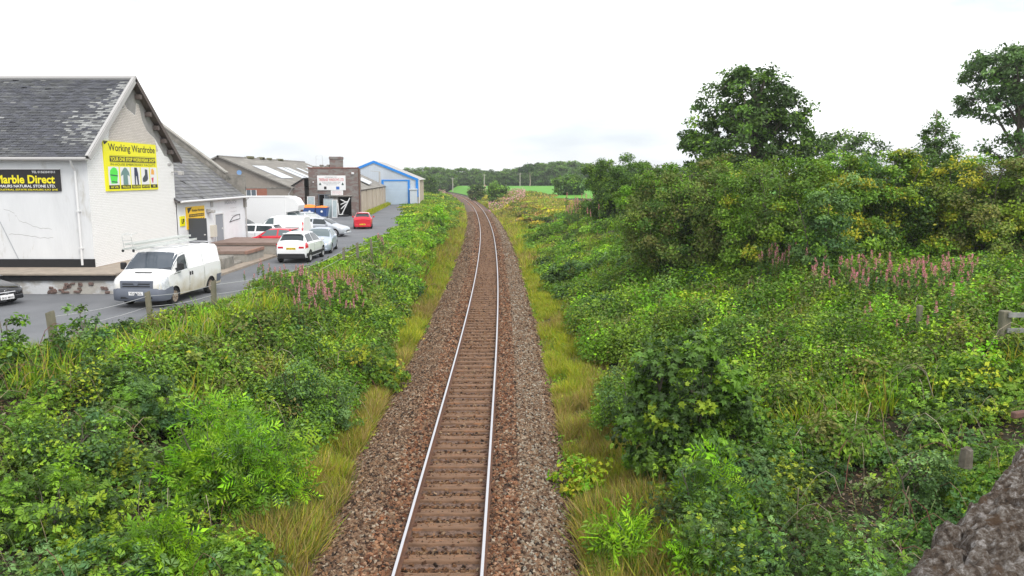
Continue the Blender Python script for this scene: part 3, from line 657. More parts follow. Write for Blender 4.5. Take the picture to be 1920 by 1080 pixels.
# painted name and small signs
lettering('ARDENLOCH', (WX, 49.0, 4.92), Rr, U, 2.1, .22, M['grey'], b2, N2)
for k in range(3): lettering(('STONE MERCHANT', 'KITCHENS', 'FIREPLACES')[k], (WX, 50.0, 4.62 - k * .24), Rr, U, 1.1, .05, M['guttergrey'], b2, N2)
P = MB(); P.tube([(WX + .02, 49.7, 3.75), (WX + .02, 50.3, 4.05), (WX + .02, 50.9, 4.15), (WX + .02, 51.6, 4.18), (WX + .02, 51.6, 3.88), (WX + .02, 50.4, 3.82), (WX + .02, 49.7, 3.75)], .02, 5); P.build('painted_emblem', M['ink'], b2)
s = thing('shop_sign', 'amber Working Wardrobe board with black hatching on the low white workshop wall', 'sign', (WX, 44.3, 4.4))
X_ = WX + .05; SY0, SY1, SZ0, SZ1 = 43.1, 45.65, 3.72, 4.98
P = MB(); P.box(WX + .005, X_, SY0, SY1, SZ0, SZ1); P.build('board', M['amber'], s)
st('Working Wardrobe', .28, .97, .72, .88, M['ink'], .02)
P = MB(); srect(P, .12, .95, .53, .66); spoly(P, [(.05, .95), (.3, .97), (.12, .72), (.08, .72)], .004)
for k in range(7): a = .08 + k * .125; spoly(P, [(a, .3), (a + .04, .3), (a + .1, .45), (a + .06, .45)], .004)
P.build('banner', M['ink'], s)
st('YOUR ONE STOP WORKWEAR SHOP', .14, .93, .56, .63, M['amber'], .02, .004)
P = MB(); srect(P, .35, .97, .10, .25); P.build('picture_panel', M['white'], s); P = MB(); 
for k in range(4): spoly(P, [(.4 + k * .15, .12), (.48 + k * .15, .12), (.46 + k * .15, .23), (.42 + k * .15, .23)], .008)
P.build('picture', M['redink'], s)
s = thing('small_sign', 'small lime yellow notice between the open door and the brick corner', 'sign', (WX, 42.7, 4.2))
P = MB(); P.box(WX + .005, WX + .04, 42.25, 42.9, 3.95, 4.5); P.build('board', M['yellow'], s); lettering('UP', (WX + .04, 42.4, 4.08), Rr, U, .38, .28, M['ink'], s, N2, .04)

# loading platforms, low walls and kerb
def dock(label, x1, ya, yb, zt, name='loading_dock'):
    t = thing(name, label, 'loading dock', ((WX + x1) / 2, (ya + yb) / 2, Z0))
    P = MB(); P.box(WX + .02, x1 - .06, ya + .05, yb - .05, 1.7, zt - .16); P.build('wall', M['concrete'], t)
    P = MB(); P.box(WX + .02, x1 - .16, ya, yb, zt - .16, zt); P.build('slab', M['brownslab'], t)
    P = MB(); n = 3
    for k in range(n): y = ya + (yb - ya) * k / n; P.bbox(x1 - .16, x1, y + .02, y + (yb - ya) / n - .02, zt - .18, zt + .01, .02)
    P.build('brick_edge', mat('edge_brick', (0.33, 0.19, 0.14), .9, (0.24, 0.15, 0.12), 3, .4, 12), t)
dock('brown topped loading dock with brick edge nearest the white van', -14.5, 41.9, 44.9, 2.62)
dock('long brown topped loading dock ending beside the white four wheel drive car', -13.9, 46.2, 50.5, 2.72)
t = thing('stone_wall', 'short crumbling stone wall end between white van and brown loading dock', 'wall', (-15, 39, Z0))
P = MB(); P.bbox(-16.1, -14.6, 38.6, 40.2, 1.8, 2.6, .06); P.bbox(-15.6, -14.7, 40.4, 41.7, 1.8, 2.15, .05); P.build('wall', M['stonew'], t)
P = MB(); P.grid([[(-14.35 + .0, y, 1.9), (-14.35, y, 2.02), (-14.15, y, 2.03), (-14.1, y, 2.01), (-14.1, y, 1.85)] for y in np.arange(33.5, 46, .6)] + [[(-14.35 + q * .5, 46 + q * 1.5, 1.9), (-14.35 + q * .5, 46 + q * 1.5, 2.02), (-14.15 + q * .5, 46 + q * 1.5, 2.03), (-14.1 + q * .5, 46 + q * 1.5, 2.01), (-14.1 + q * .5, 46 + q * 1.5, 1.85)] for q in (1,)])
P.poly([(-16.2, 33.5, 2.02), (-14.34, 33.5, 2.02), (-14.34, 47, 2.02), (-16.2, 47, 2.02)])
tag(P.build('pavement', M['ledge']), kind='structure')

# ------------------------------------------------------------ long grey shed
b3 = thing('long_shed', 'long grey shed with corrugated cement roof and white rooflights', 'building', (-32, 105, Z0))
xa, xm, xb = -42.0, -33.9, -25.75; yA, yB = 90.0, 127.0; zE, zP = 5.35, 8.85
P = MB(); P.poly([(xa, yA, 1.8), (xb, yA, 1.8), (xb, yA, zE), (xm, yA, zP), (xa, yA, zE)]); P.poly([(xb, yA, 1.8), (xb, yB, 1.8), (xb, yB, zE), (xb, yA, zE)]); P.poly([(xa, yA, 1.8), (xa, yA, zE), (xa, yB, zE), (xa, yB, 1.8)]); P.poly([(xb, yB, 1.8), (xa, yB, 1.8), (xa, yB, zE), (xm, yB, zP), (xb, yB, zE)]); P.build('wall', M['brownrender'], b3)
P = MB()
def corr(P, A, B, C, D, n, amp):
    A, B, C, D = map(Vector, (A, B, C, D)); nn = (B - A).cross(D - A).normalized()
    if nn.z < 0: nn = -nn
    rows_ = []
    for i in range(n + 1): f = i / n; o = nn * (amp if i % 2 else 0); rows_.append([tuple(A.lerp(B, f) + o), tuple(D.lerp(C, f) + o)])
    P.grid(rows_)
corr(P, (xb + .2, yA - .25, zE - .05), (xb + .2, yB, zE - .05), (xm, yB, zP + .05), (xm, yA - .25, zP + .05), 240, .06)
corr(P, (xa - .2, yA - .25, zE - .05), (xa - .2, yB, zE - .05), (xm, yB, zP + .05), (xm, yA - .25, zP + .05), 240, .06)
P.build('roof', M['asbestos'], b3)
sl_ = Vector((xb + .2 - xm, 0, zE - zP - .1))
def rl(f0, f1, y0_, y1_, up=.10):
    P = MB(); q = []
    for f, y in ((f0, y0_), (f0, y1_), (f1, y1_), (f1, y0_)): q.append((xm + sl_.x * f, y, zP + .05 + sl_.z * f + up))
    P.slab(q, (0, 0, 1), .05); P.build('rooflight', M['rooflight'], b3)
rl(.30, .72, 94, 99); rl(.33, .9, 103, 105.5); rl(.33, .9, 106.2, 108.5); rl(.33, .85, 112, 113.5); rl(.33, .85, 117, 118.5); rl(.2, .6, 122, 123)
P = MB(); P.tube([(xm, yA - .3, zP + .1), (xm, yB, zP + .1)], .14, 6); P.build('ridge', M['asbestos'], b3)
P = MB(); P.slab([(xm, yA - .3, zP + .02), (xb + .25, yA - .3, zE - .12), (xb + .25, yA - .3, zE + .02), (xm, yA - .3, zP + .2)], (0, 1, 0), .08); P.slab([(xm, yA - .3, zP + .2), (xa - .25, yA - .3, zE + .02), (xa - .25, yA - .3, zE - .12), (xm, yA - .3, zP + .02)], (0, 1, 0), .08); P.build('bargeboard', M['asbestos'], b3)
P = MB(); P.box(-31.9, -28.5, yA - .04, yA - .002, 3.9, 5.25); P.build('brick_panel', M['redbrick'], b3)
P = MB(); P.box(-32.2, -25.9, yA - .05, yA - .003, 5.27, 5.45); P.build('lintel', M['stonew'], b3)
P = MB(); P.box(-30.9, -29.7, yA - .10, yA - .04, 4.2, 5.1); wdo = P.build('window', M['glassd'], b3)
P = MB()
for x in (-30.9, -30.35, -29.75): P.box(x, x + .07, yA - .13, yA - .10, 4.2, 5.1)
P.box(-31.0, -29.6, yA - .2, yA - .04, 4.12, 4.2); P.build('frame', M['white'], wdo)
P = MB(); P.cyl((-31.6, yA - .03, 7.1), (0, 1, 0), .28, .05); P.build('alarm_box', mat('alarm_blue', (.2, .35, .6), .5), b3)
P = MB(); P.tube([(xb + .25, yA - .2, zE - .1), (xb - .2, yA - .15, zE - .7), (xb - .1, yA - .12, zE - 1.2), (xb + .0, yA - .12, 2)], .07, 6); P.build('downpipe', M['guttergrey'], b3)
g = random.Random(2); P = MB()
for k in range(9): y = 99 + g.uniform(0, 14); P.bbox(xm - .3, xm + .3, y, y + g.uniform(.4, 1.6), zP + .05, zP + g.uniform(.2, .45), .05)
P.build('moss_clump', mat('moss', (.10, .11, .05), .95, (.16, .14, .08), 3), b3)

# ------------------------------------------------------------ brick workshop with the white sign
b4 = thing('brick_workshop', 'old brown brick workshop with flat front and stub chimney behind the bins', 'building', (-21.5, 97, Z0))
yT = 93.0; x0, x1 = -24.4, -18.45; zt = 7.6
P = MB()
# front wall with openings (window, dark doorway)
holes = [(-23.35, -21.55, 3.15, 4.55), (-20.9 - .0, -19.35, 1.9, 4.2)]
xs_ = [x0, -23.35, -21.55, -20.9, -19.35, x1]; zs_ = [1.8, 1.9, 3.15, 4.2, 4.55, zt]
for i in range(5):
    for j in range(5):
        a, b_, c, d = xs_[i], xs_[i + 1], zs_[j], zs_[j + 1]
        if any(a >= h[0] - .01 and b_ <= h[1] + .01 and c >= h[2] - .01 and d <= h[3] + .01 for h in holes): continue
        P.poly([(a, yT, c), (b_, yT, c), (b_, yT, d), (a, yT, d)])
P.mi = 1; P.poly([(x1, yT, 1.8), (x1, 94.6, 1.8), (x1, 94.6, zt), (x1, yT, zt)]); P.poly([(x0, yT, 1.8), (x0, yT, zt), (x0, 94.6, zt), (x0, 94.6, 1.8)]); P.mi = 0; P.poly([(x1, 94.6, 1.8), (x0, 94.6, 1.8), (x0, 94.6, zt), (x1, 94.6, zt)])
P.build('wall', [M['mixbrick'], M['mixbricky']], b4)
P = MB(); P.poly([(x0, yT + .3, zt - .1), (x1, yT + .3, zt - .1), (x1, 94.6, zt - .1), (x0, 94.6, zt - .1)]); P.build('roof', M['asbestos'], b4)
P = MB(); P.box(x0 - .05, x1 + .05, yT - .06, yT + .3, zt, zt + .12); P.build('coping', mat('red_coping', (.30, .12, .09), .9, (.2, .1, .08), 2), b4)
P = MB(); P.bbox(-21.9, -20.5, 93.3, 94.5, zt - .1, zt + 1.35, .05); P.bbox(-21.95, -20.45, 93.25, 94.55, zt + 1.05, zt + 1.4, .05); ch = P.build('chimney', M['mixbrick'], b4)
P = MB(); g = random.Random(9)
for k in range(7): x = -24 + k * .28; P.bbox(x, x + .3, 93.5, 94.5, zt - .1, zt + g.uniform(.15, .5), .04)
P.build('broken_chimney', M['stonew'], b4)
P = MB(); P.tube([(-23.7, 94, zt), (-23.65, 94, 9.1), (-22.9, 94, 9.1), (-22.85, 94, zt)], .02, 5); P.build('aerial_bracket', M['guttergrey'], b4)
P = MB(); P.poly([(-23.4, yT + 1.2, 3.1), (-21.5, yT + 1.2, 3.1), (-21.5, yT + 1.2, 4.6), (-23.4, yT + 1.2, 4.6)]); P.poly([(-21, yT + 1.5, 1.8), (-19.3, yT + 1.5, 1.8), (-19.3, yT + 1.5, 4.3), (-21, yT + 1.5, 4.3)]); P.build('painted_dark_room', M['void'], b4)  # flat black sheets behind the openings paint the unlit inside
P = MB()
for x in (-23.3, -22.6, -22.0, -21.65): P.box(x, x + .06, yT + .06, yT + .12, 3.15, 4.55)
P.box(-23.35, -21.55, yT + .05, yT + .1, 4.45, 4.55); P.build('window_frame', M['grey'], b4)
P = MB(); P.box(-22.55, -21.7, yT + .13, yT + .15, 3.2, 4.4); P.build('window_pane', M['glassd'], b4)
P = MB(); P.box(-22.0, -20.92, yT - .08, yT - .01, 1.9, 4.15); P.build('sliding_door', M['stonew'], b4)
P = MB(); P.box(-22.1, -18.9 - .3, yT - .35, yT - .01, 4.3, 4.38); P.build('canopy', M['concrete'], b4)
P = MB(); P.tube([(x1 + .12, yT - .05, zt), (x1 + .12, yT - .05, 1.9)], .07, 6); P.build('downpipe', M['rust'], b4)
P = MB(); P.bbox(-19.2, -18.9, yT - .2, yT - .02, 6.9, 7.15); P.bbox(-23.9, -23.75, yT - .15, yT - .02, 5.9, 6.05); P.build('floodlight', M['gutterw'], b4)
# lean-to on its left
P = MB(); P.poly([(-26.2, 91.0, 1.8), (x0, 91.0, 1.8), (x0, 91.0, 6.35), (-26.2, 91.0, 5.25)]); P.build('lean_to_wall', M['mixbrick'], b4)
P = MB(); P.slab([(-26.3, 90.8, 5.25), (x0, 90.8, 6.4), (x0, 99, 6.4), (-26.3, 99, 5.25)], (0, 0, 1), .1); P.build('lean_to_roof', M['black'], b4)
P = MB(); P.box(-25.65, -24.95, 90.95, 90.99, 1.9, 4.2); P.build('door', M['gutterw'], b4); 
P = MB(); P.box(-24.92, -24.6, 90.95, 90.99, 2.6, 4.2); P.build('shutter', mat('brown_shutter', (.12, .05, .04), .7), b4)
P = MB(); P.tube([(-25.9, 90.9, 5.2), (-25.9, 90.9, 1.9)], .1, 6); P.build('downpipe', M['black'], b4)
# rear range with cream panels and lean roof
P = MB(); pa = Vector((-18.55, 94.7, 1.8)); pb = Vector((-21.6, 133, 1.8)); n = 5; dirv = (pb - pa)
P.poly([tuple(pa), tuple(pb), (pb.x, pb.y, 5.0), (pa.x, pa.y, 5.0)]); P.build('side_wall', M['mixbricky'], b4)
bks = [0, .17, .36, .5, .66, .78, .9, 1.0]
pn_ = Vector((dirv.y, -dirv.x, 0)).normalized()
for k in range(7):
    a = pa + dirv * (bks[k] + .01); c = pa + dirv * (bks[k + 1] - .012); P = MB()
    P.slab([(a.x, a.y, 1.95), (c.x, c.y, 1.95), (c.x, c.y, 4.85), (a.x, a.y, 4.85)], tuple(pn_), .08); P.build('panel', M['creampanel'], b4)
P = MB(); corr(P, (pa.x + .2, pa.y, 5.0), (pb.x + .2, pb.y, 5.0), (pb.x - 4.4, pb.y, 7.15), (pa.x - 4.4, pa.y, 7.15), 90, .06); P.build('side_roof', M['asbestos'], b4)
P = MB(); P.slab([(-20.4, 113, 5.75), (-19.9, 108, 5.5), (-21.2, 108, 6.1), (-21.9, 113, 6.45)], (0, 0, 1), .08); P.build('rooflight', M['rooflight'], b4)
P = MB(); P.tube([(-20.8, 122, 5.3), (-20.8, 122, 7.4)], .14, 8); P.tube([(-20.8, 122, 7.35), (-22.2, 122, 7.5)], .04, 5); P.build('flue', M['guttergrey'], b4)
# its signs
s = thing('trade_sign', 'large white board reading Treebase Windows Ltd on the brick workshop', 'sign', (-21.7, yT - .05, 5.9))
P = MB(); P.bbox(-23.35, -19.95, yT - .1, yT - .03, 4.88 + .12, 6.75, .02); P.build('board', M['white'], s)
Rx = (1, 0, 0); Nf = (0, -1, 0); yt = yT - .1
lettering('TREEBASE WINDOWS LTD', (-23.15, yt, 6.1), Rx, U, 3.0, .32, M['redink'], s, Nf, .01)
lettering('ESTABLISHED 1977', (-22.4, yt, 6.52), Rx, U, 1.4, .09, M['ink'], s, Nf, .01)
lettering('WINDOWS DOORS CONSERVATORIES', (-22.75, yt, 5.92), Rx, U, 2.2, .08, M['darkgrey'], s, Nf)
lettering('MANUFACTURED AND INSTALLED', (-22.6, yt, 5.76), Rx, U, 1.9, .08, M['darkgrey'], s, Nf)
lettering('FREE QUOTATIONS', (-22.3, yt, 5.6), Rx, U, 1.3, .08, M['darkgrey'], s, Nf)
P = MB()
for xc in (-23.0, -20.3):
    for dz, r in ((0, .17), (.12, .12), (.22, .07)): P.poly([(xc - r, yt - .006, 5.62 + dz), (xc + r, yt - .006, 5.62 + dz), (xc, yt - .006, 5.62 + dz + r * 1.3)])
P.build('tree_emblem', flatmat('print_darkgreen', (.01, .06, .04)), s)
P = MB(); P.box(-22.55, -22.25, yt - .008, yt - .004, 5.12, 5.45); P.build('emblem', M['ink'], s)
P = MB(); P.box(-21.1, -20.7, yt - .008, yt - .004, 5.1, 5.45); P.build('emblem', flatmat('print_blue', (.04, .15, .5)), s)
s = thing('trade_sign', 'small white price board below the large white board on the brick workshop', 'sign', (-21, yT - .05, 4.6))
P = MB(); P.bbox(-21.75, -20.3, yT - .09, yT - .03, 4.42, 4.98, .015); P.build('board', M['white'], s); 
for k, tx in enumerate(('WINDOWS FROM STOCK', 'TRADE AND RETAIL', 'OPEN TO PUBLIC')): lettering(tx, (-21.6, yT - .09, 4.82 - k * .15), Rx, U, 1.15, .07, M['redink'], s, Nf)

# ------------------------------------------------------------ blue trimmed warehouse
b5 = thing('warehouse', 'grey metal warehouse with bright blue trim and a large roller shutter', 'building', (-23, 129, Z0), 0)
yW = 130.5; pk = (-23.2, 9.15); er = (-15.85, 6.2); el = (-30.6, 6.2); dv = Vector((-.07, 1, 0)).normalized(); LN = 22
def wf(x, z, off=0.0): return (x, yW + off, z)
P = MB(); 
for x in np.arange(-30.5, -15.9, .3):   # ribbed sheet: real shallow ribs
    def top(x_): return pk[1] - abs(x_ - pk[0]) * .401
    a, b_ = x, min(x + .3, -15.9); m = a + .2
    if not (-21.9 < (a + b_) / 2 < -17.5):
        P.poly([wf(a, 1.85), wf(m, 1.85), wf(m, top(m)), wf(a, top(a))]); P.poly([wf(m, 1.85), wf(m + .02, 1.85, -.05), wf(m + .02, top(m), -.05), wf(m, top(m))]); P.poly([wf(m + .02, 1.85, -.05), wf(b_, 1.85, -.05), wf(b_, top(b_), -.05), wf(m + .02, top(m), -.05)]); P.poly([wf(b_, 1.85, -.05), wf(b_, 1.85), wf(b_, top(b_)), wf(b_, top(b_), -.05)])
    else:
        P.poly([wf(a, 6.0), wf(m, 6.0), wf(m, top(m)), wf(a, top(a))]); P.poly([wf(m, 6.0), wf(m + .02, 6.0, -.05), wf(m + .02, top(m), -.05), wf(m, top(m))]); P.poly([wf(m + .02, 6.0, -.05), wf(b_, 6.0, -.05), wf(b_, top(b_), -.05), wf(m + .02, top(m), -.05)])
P.build('front_wall', M['cladding'], b5)
P = MB(); o = dv * LN
P.poly([(er[0], yW, 1.8), (er[0] + o.x, yW + o.y, 1.8), (er[0] + o.x, yW + o.y, 6.2), (er[0], yW, 6.2)]); P.poly([(el[0], yW, 1.8), (el[0], yW, 6.2), (el[0] + o.x, yW + o.y, 6.2), (el[0] + o.x, yW + o.y, 1.8)])
P.poly([(er[0] + o.x, yW + o.y, 1.8), (el[0] + o.x, yW + o.y, 1.8), (el[0] + o.x, yW + o.y, 6.2), (pk[0] + o.x, yW + o.y, 9.1), (er[0] + o.x, yW + o.y, 6.2)]); P.build('side_wall', M['creampanel'], b5)
P = MB()
for e in (er, el):
    sg = 1 if e is er else -1
    corr(P, (e[0] + .25 * sg, yW - .1, 6.12), (e[0] + .25 * sg + o.x, yW + o.y, 6.12), (pk[0] + o.x, yW + o.y, 9.2), (pk[0], yW - .1, 9.2), 70, .06)
P.build('roof', M['rooftin'], b5)
P = MB(); t_ = .42
P.slab([(pk[0], yW - .12, 9.27), (er[0] + .1, yW - .12, 6.25), (er[0] + .1, yW - .12, 6.25 - t_), (pk[0], yW - .12, 9.27 - t_)], (0, -1, 0), .06)
P.slab([(pk[0], yW - .12, 9.27 - t_), (el[0] - .1, yW - .12, 6.25 - t_), (el[0] - .1, yW - .12, 6.25), (pk[0], yW - .12, 9.27)], (0, -1, 0), .06)
P.box(er[0] - .35, er[0] + .08, yW - .17, yW - .11, 3.2, 6.0); P.build('fascia', M['bluetrim'], b5)
P = MB(); P.box(-21.95, -21.6, yW - .14, yW - .02, 1.9, 6.08); P.box(-17.55, -17.2, yW - .14, yW - .02, 1.9, 6.08); P.box(-21.6, -17.55, yW - .14, yW - .02, 5.85, 6.08); P.build('door_frame', M['bluetrim'], b5)
P = MB()
for k in range(14): z = 1.92 + k * .281; P.box(-21.6, -17.55, yW - .06 - .015 * (k % 2), yW - .02, z, z + .275)
P.build('roller_shutter', M['shutter'], b5)
P = MB(); P.bbox(-17.15, -15.95, yW - .7, yW - .1, 1.9, 4.35, .03); P.bbox(-17.25, -15.9, yW - .8, yW - .1, 4.35, 4.6, .03); P.build('side_cabin', M['cladding'], b5)
P = MB(); P.tube([(er[0] + .2, yW - .1, 6.1), (er[0] + .2, yW - .1, 2)], .09, 8); P.tube([(er[0] + .3, yW - .1, 6.1), (er[0] + .3 + o.x, yW + o.y, 6.1)], .09, 6); P.build('gutter', M['gutterw'], b5)
# ------------------------------------------------------------ vehicles
def paint(name, c, rough=0.25, metal=0.0): return mat(name, c, rough, metal=metal, coat=0.6, spec=0.5)
M['pwhite'] = paint('paint_white', (0.80, 0.81, 0.82), 0.35)
M['pvan'] = mat('paint_van_white', (0.80, 0.80, 0.80), 0.4, coat=0.3)
M['pred'] = paint('paint_red', (0.62, 0.012, 0.03))
M['psilver'] = paint('paint_silver', (0.50, 0.53, 0.57), 0.3, 0.35)
M['pbluesilver'] = paint('paint_blue_silver', (0.42, 0.48, 0.56), 0.3, 0.3)
M['pblack'] = paint('paint_black', (0.006, 0.006, 0.008), 0.12)
M['pnavy'] = paint('paint_navy', (0.02, 0.03, 0.09), 0.2)
M['tyre'] = mat('tyre_rubber', (0.018, 0.018, 0.018), 0.9)
M['alloy'] = mat('wheel_alloy', (0.60, 0.60, 0.62), 0.35, metal=0.5)
M['dirtyrim'] = mat('dirty_steel_wheel', (0.22, 0.16, 0.11), 0.8, (0.38, 0.33, 0.28), 9)
M['glass'] = mat('car_glass', (0.03, 0.04, 0.045), 0.10, spec=0.5)
M['glassl'] = mat('car_glass_light', (0.12, 0.155, 0.165), 0.12, spec=0.5)
M['lens'] = mat('lamp_lens', (0.72, 0.74, 0.77), 0.12, (0.45, 0.47, 0.50), 14, spec=0.8)
M['redlens'] = mat('red_lamp_lens', (0.60, 0.015, 0.03), 0.15, spec=0.8)
M['plateY'] = flatmat('plate_yellow', (0.85, 0.62, 0.02), 0.5)
M['plateW'] = flatmat('plate_white', (0.82, 0.82, 0.82), 0.5)
M['chrome'] = mat('chrome', (0.8, 0.8, 0.8), 0.15, metal=1.0)
M['vangrey'] = mat('bumper_grey', (0.13, 0.145, 0.18), 0.6)
# van paint with road dirt low on the panels
def dirt_paint():
    m, nt, b = new_mat('paint_van_dirty'); b.inputs['Roughness'].default_value = 0.4; b.inputs['Coat Weight'].default_value = 0.25
    tc = nt.nodes.new('ShaderNodeTexCoord'); sx = nt.nodes.new('ShaderNodeSeparateXYZ'); nt.links.new(tc.outputs['Object'], sx.inputs[0])
    n = nt.nodes.new('ShaderNodeTexNoise'); n.inputs['Scale'].default_value = 3; n.inputs['Detail'].default_value = 6; nt.links.new(tc.outputs['Object'], n.inputs['Vector'])
    a = nt.nodes.new('ShaderNodeMath'); a.operation = 'MULTIPLY_ADD'; a.inputs[1].default_value = 0.9; nt.links.new(n.outputs[0], a.inputs[0]); nt.links.new(sx.outputs[2], a.inputs[2])
    r = nt.nodes.new('ShaderNodeMapRange'); r.inputs[1].default_value = 0.75; r.inputs[2].default_value = 1.45; r.inputs[3].default_value = 1; r.inputs[4].default_value = 0; nt.links.new(a.outputs[0], r.inputs[0])
    x = nt.nodes.new('ShaderNodeMix'); x.data_type = 'RGBA'; x.inputs[6].default_value = (.80, .80, .80, 1); x.inputs[7].default_value = (.52, .46, .32, 1)
    nt.links.new(r.outputs[0], x.inputs[0]); nt.links.new(x.outputs[2], b.inputs['Base Color']); return m
M['pdirty'] = dirt_paint()

class Shell:
    """lofted vehicle shell. stations: (x, z_bottom, z_belt, z_top, half width at belt, half width at top)"""
    def __init__(s, st): s.st = sorted(st, key=lambda q: q[0])
    def sec(s, x):
        st = s.st
        if x <= st[0][0]: a = st[0][1:]
        elif x >= st[-1][0]: a = st[-1][1:]
        else:
            for i in range(len(st) - 1):
                if st[i][0] <= x <= st[i + 1][0]:
                    t = (x - st[i][0]) / (st[i + 1][0] - st[i][0]); a = [p + (q - p) * t for p, q in zip(st[i][1:], st[i + 1][1:])]; break
        zb, zm, zt, wm, wt = a; h = zm - zb
        return [(0, zb), (wm * .86, zb), (wm * .955, zb + .05), (wm * .995, zb + h * .35), (wm * 1.0, zb + h * .62), (wm * .985, zm - .03), (wm * .955, zm), (wt + (wm * .955 - wt) * .06, zt - (zt - zm) * .16), (wt * .90, zt - .012), (wt * .5, zt + .02), (0, zt + .028)]
    def pt(s, x, t, off=0.0, side=1):
        c = s.sec(x); n = len(c) - 1; t = max(0, min(n, t)); i = min(n - 1, int(t)); f = t - i
        y = c[i][0] + (c[i + 1][0] - c[i][0]) * f; z = c[i][1] + (c[i + 1][1] - c[i][1]) * f
        if off:
            ty, tz = c[i + 1][0] - c[i][0], c[i + 1][1] - c[i][1]; L = math.hypot(ty, tz) or 1
            ny, nz = tz / L, -ty / L
            # lengthwise tilt
            e = .03; c2 = s.sec(x + e); c1 = s.sec(x - e)
            dz = ((c2[i][1] + (c2[i + 1][1] - c2[i][1]) * f) - (c1[i][1] + (c1[i + 1][1] - c1[i][1]) * f)) / (2 * e)
            dy = ((c2[i][0] + (c2[i + 1][0] - c2[i][0]) * f) - (c1[i][0] + (c1[i + 1][0] - c1[i][0]) * f)) / (2 * e)
            v = Vector((1, dy, dz)).cross(Vector((0, ty, tz)));
            v = v if v.dot(Vector((0, ny, nz))) > 0 else -v
            v.normalize(); return (x + v.x * off, side * (y + v.y * off), z + v.z * off)
        return (x, side * y, z)
    def body(s, m, parent, arches, R_=.36, name='body', W=1.8, mats=None):
        xs = []
        for a, b in zip(s.st[:-1], s.st[1:]):
            k = max(1, int((b[0] - a[0]) / .22)); xs += [a[0] + (b[0] - a[0]) * i / k for i in range(k)]
        xs.append(s.st[-1][0]); P = MB(); n = 11; V = []; F = []
        for x in xs:
            c = s.sec(x); ring = [(x, y, z) for y, z in c] + [(x, -y, z) for y, z in c[-2:0:-1]]
            V += ring
        k = 2 * n - 2
        for i in range(len(xs) - 1):
            for j in range(k): F.append((i * k + j, (i + 1) * k + j, (i + 1) * k + (j + 1) % k, i * k + (j + 1) % k))
        F.append(tuple(range(k))); F.append(tuple((len(xs) - 1) * k + j for j in range(k - 1, -1, -1)))
        P.raw(V, F); o = P.build(name, [m, M['plastic']], parent, local=True)
        C = MB(); C.mi = 1
        for x in arches:
            for sd in (-1, 1): C.cyl((x, sd * W / 2, R_ * .93), (0, 1, 0), R_ * 1.13, .62, 24)
        co = C.build('cut', [M['plastic'], M['plastic']])
        md = o.modifiers.new('b', 'BOOLEAN'); md.object = co; md.operation = 'DIFFERENCE'; md.solver = 'EXACT'; md.material_mode = 'TRANSFER'
        par = o.parent; o.parent = None
        bpy.context.view_layer.update(); dgx = bpy.context.evaluated_depsgraph_get(); nm = bpy.data.meshes.new_from_object(o.evaluated_get(dgx))
        o.modifiers.clear(); o.data = nm; nm.name = name; bpy.data.objects.remove(co); o.parent = par
        nm.polygons.foreach_set('use_smooth', [True] * len(nm.polygons)); nm.set_sharp_from_angle(angle=R(38))
        return o
    def patch(s, name, m, parent, x0b, x0t, x1b, x1t, t0, t1, side=1, off=.006, nx=8, nt=5, both=False):
        """panel between rear edge (x0b..x0t) and front edge (x1b..x1t), t0..t1 up the side"""
        P = MB(); rows_ = []
        for i in range(nx + 1):
            r = []; f = i / nx
            for j in range(nt + 1):
                g_ = j / nt; a = x0b + (x0t - x0b) * g_; b = x1b + (x1t - x1b) * g_
                r.append(s.pt(a + (b - a) * f, t0 + (t1 - t0) * g_, off, side))
            rows_.append(r)
        P.grid(rows_); return P.build(name, m, parent, local=True, smooth=True)
    def screen(s, name, m, parent, x0, x1, t0=7.4, off=.006, nx=8):
        P = MB(); rows_ = []
        for i in range(nx + 1):
            x = x0 + (x1 - x0) * i / nx
            r = [s.pt(x, t, off, 1) for t in np.linspace(t0, 10, 6)] + [s.pt(x, t, off, -1) for t in np.linspace(10, t0, 6)[1:]]
            rows_.append(r)
        P.grid(rows_); return P.build(name, m, parent, local=True, smooth=True)

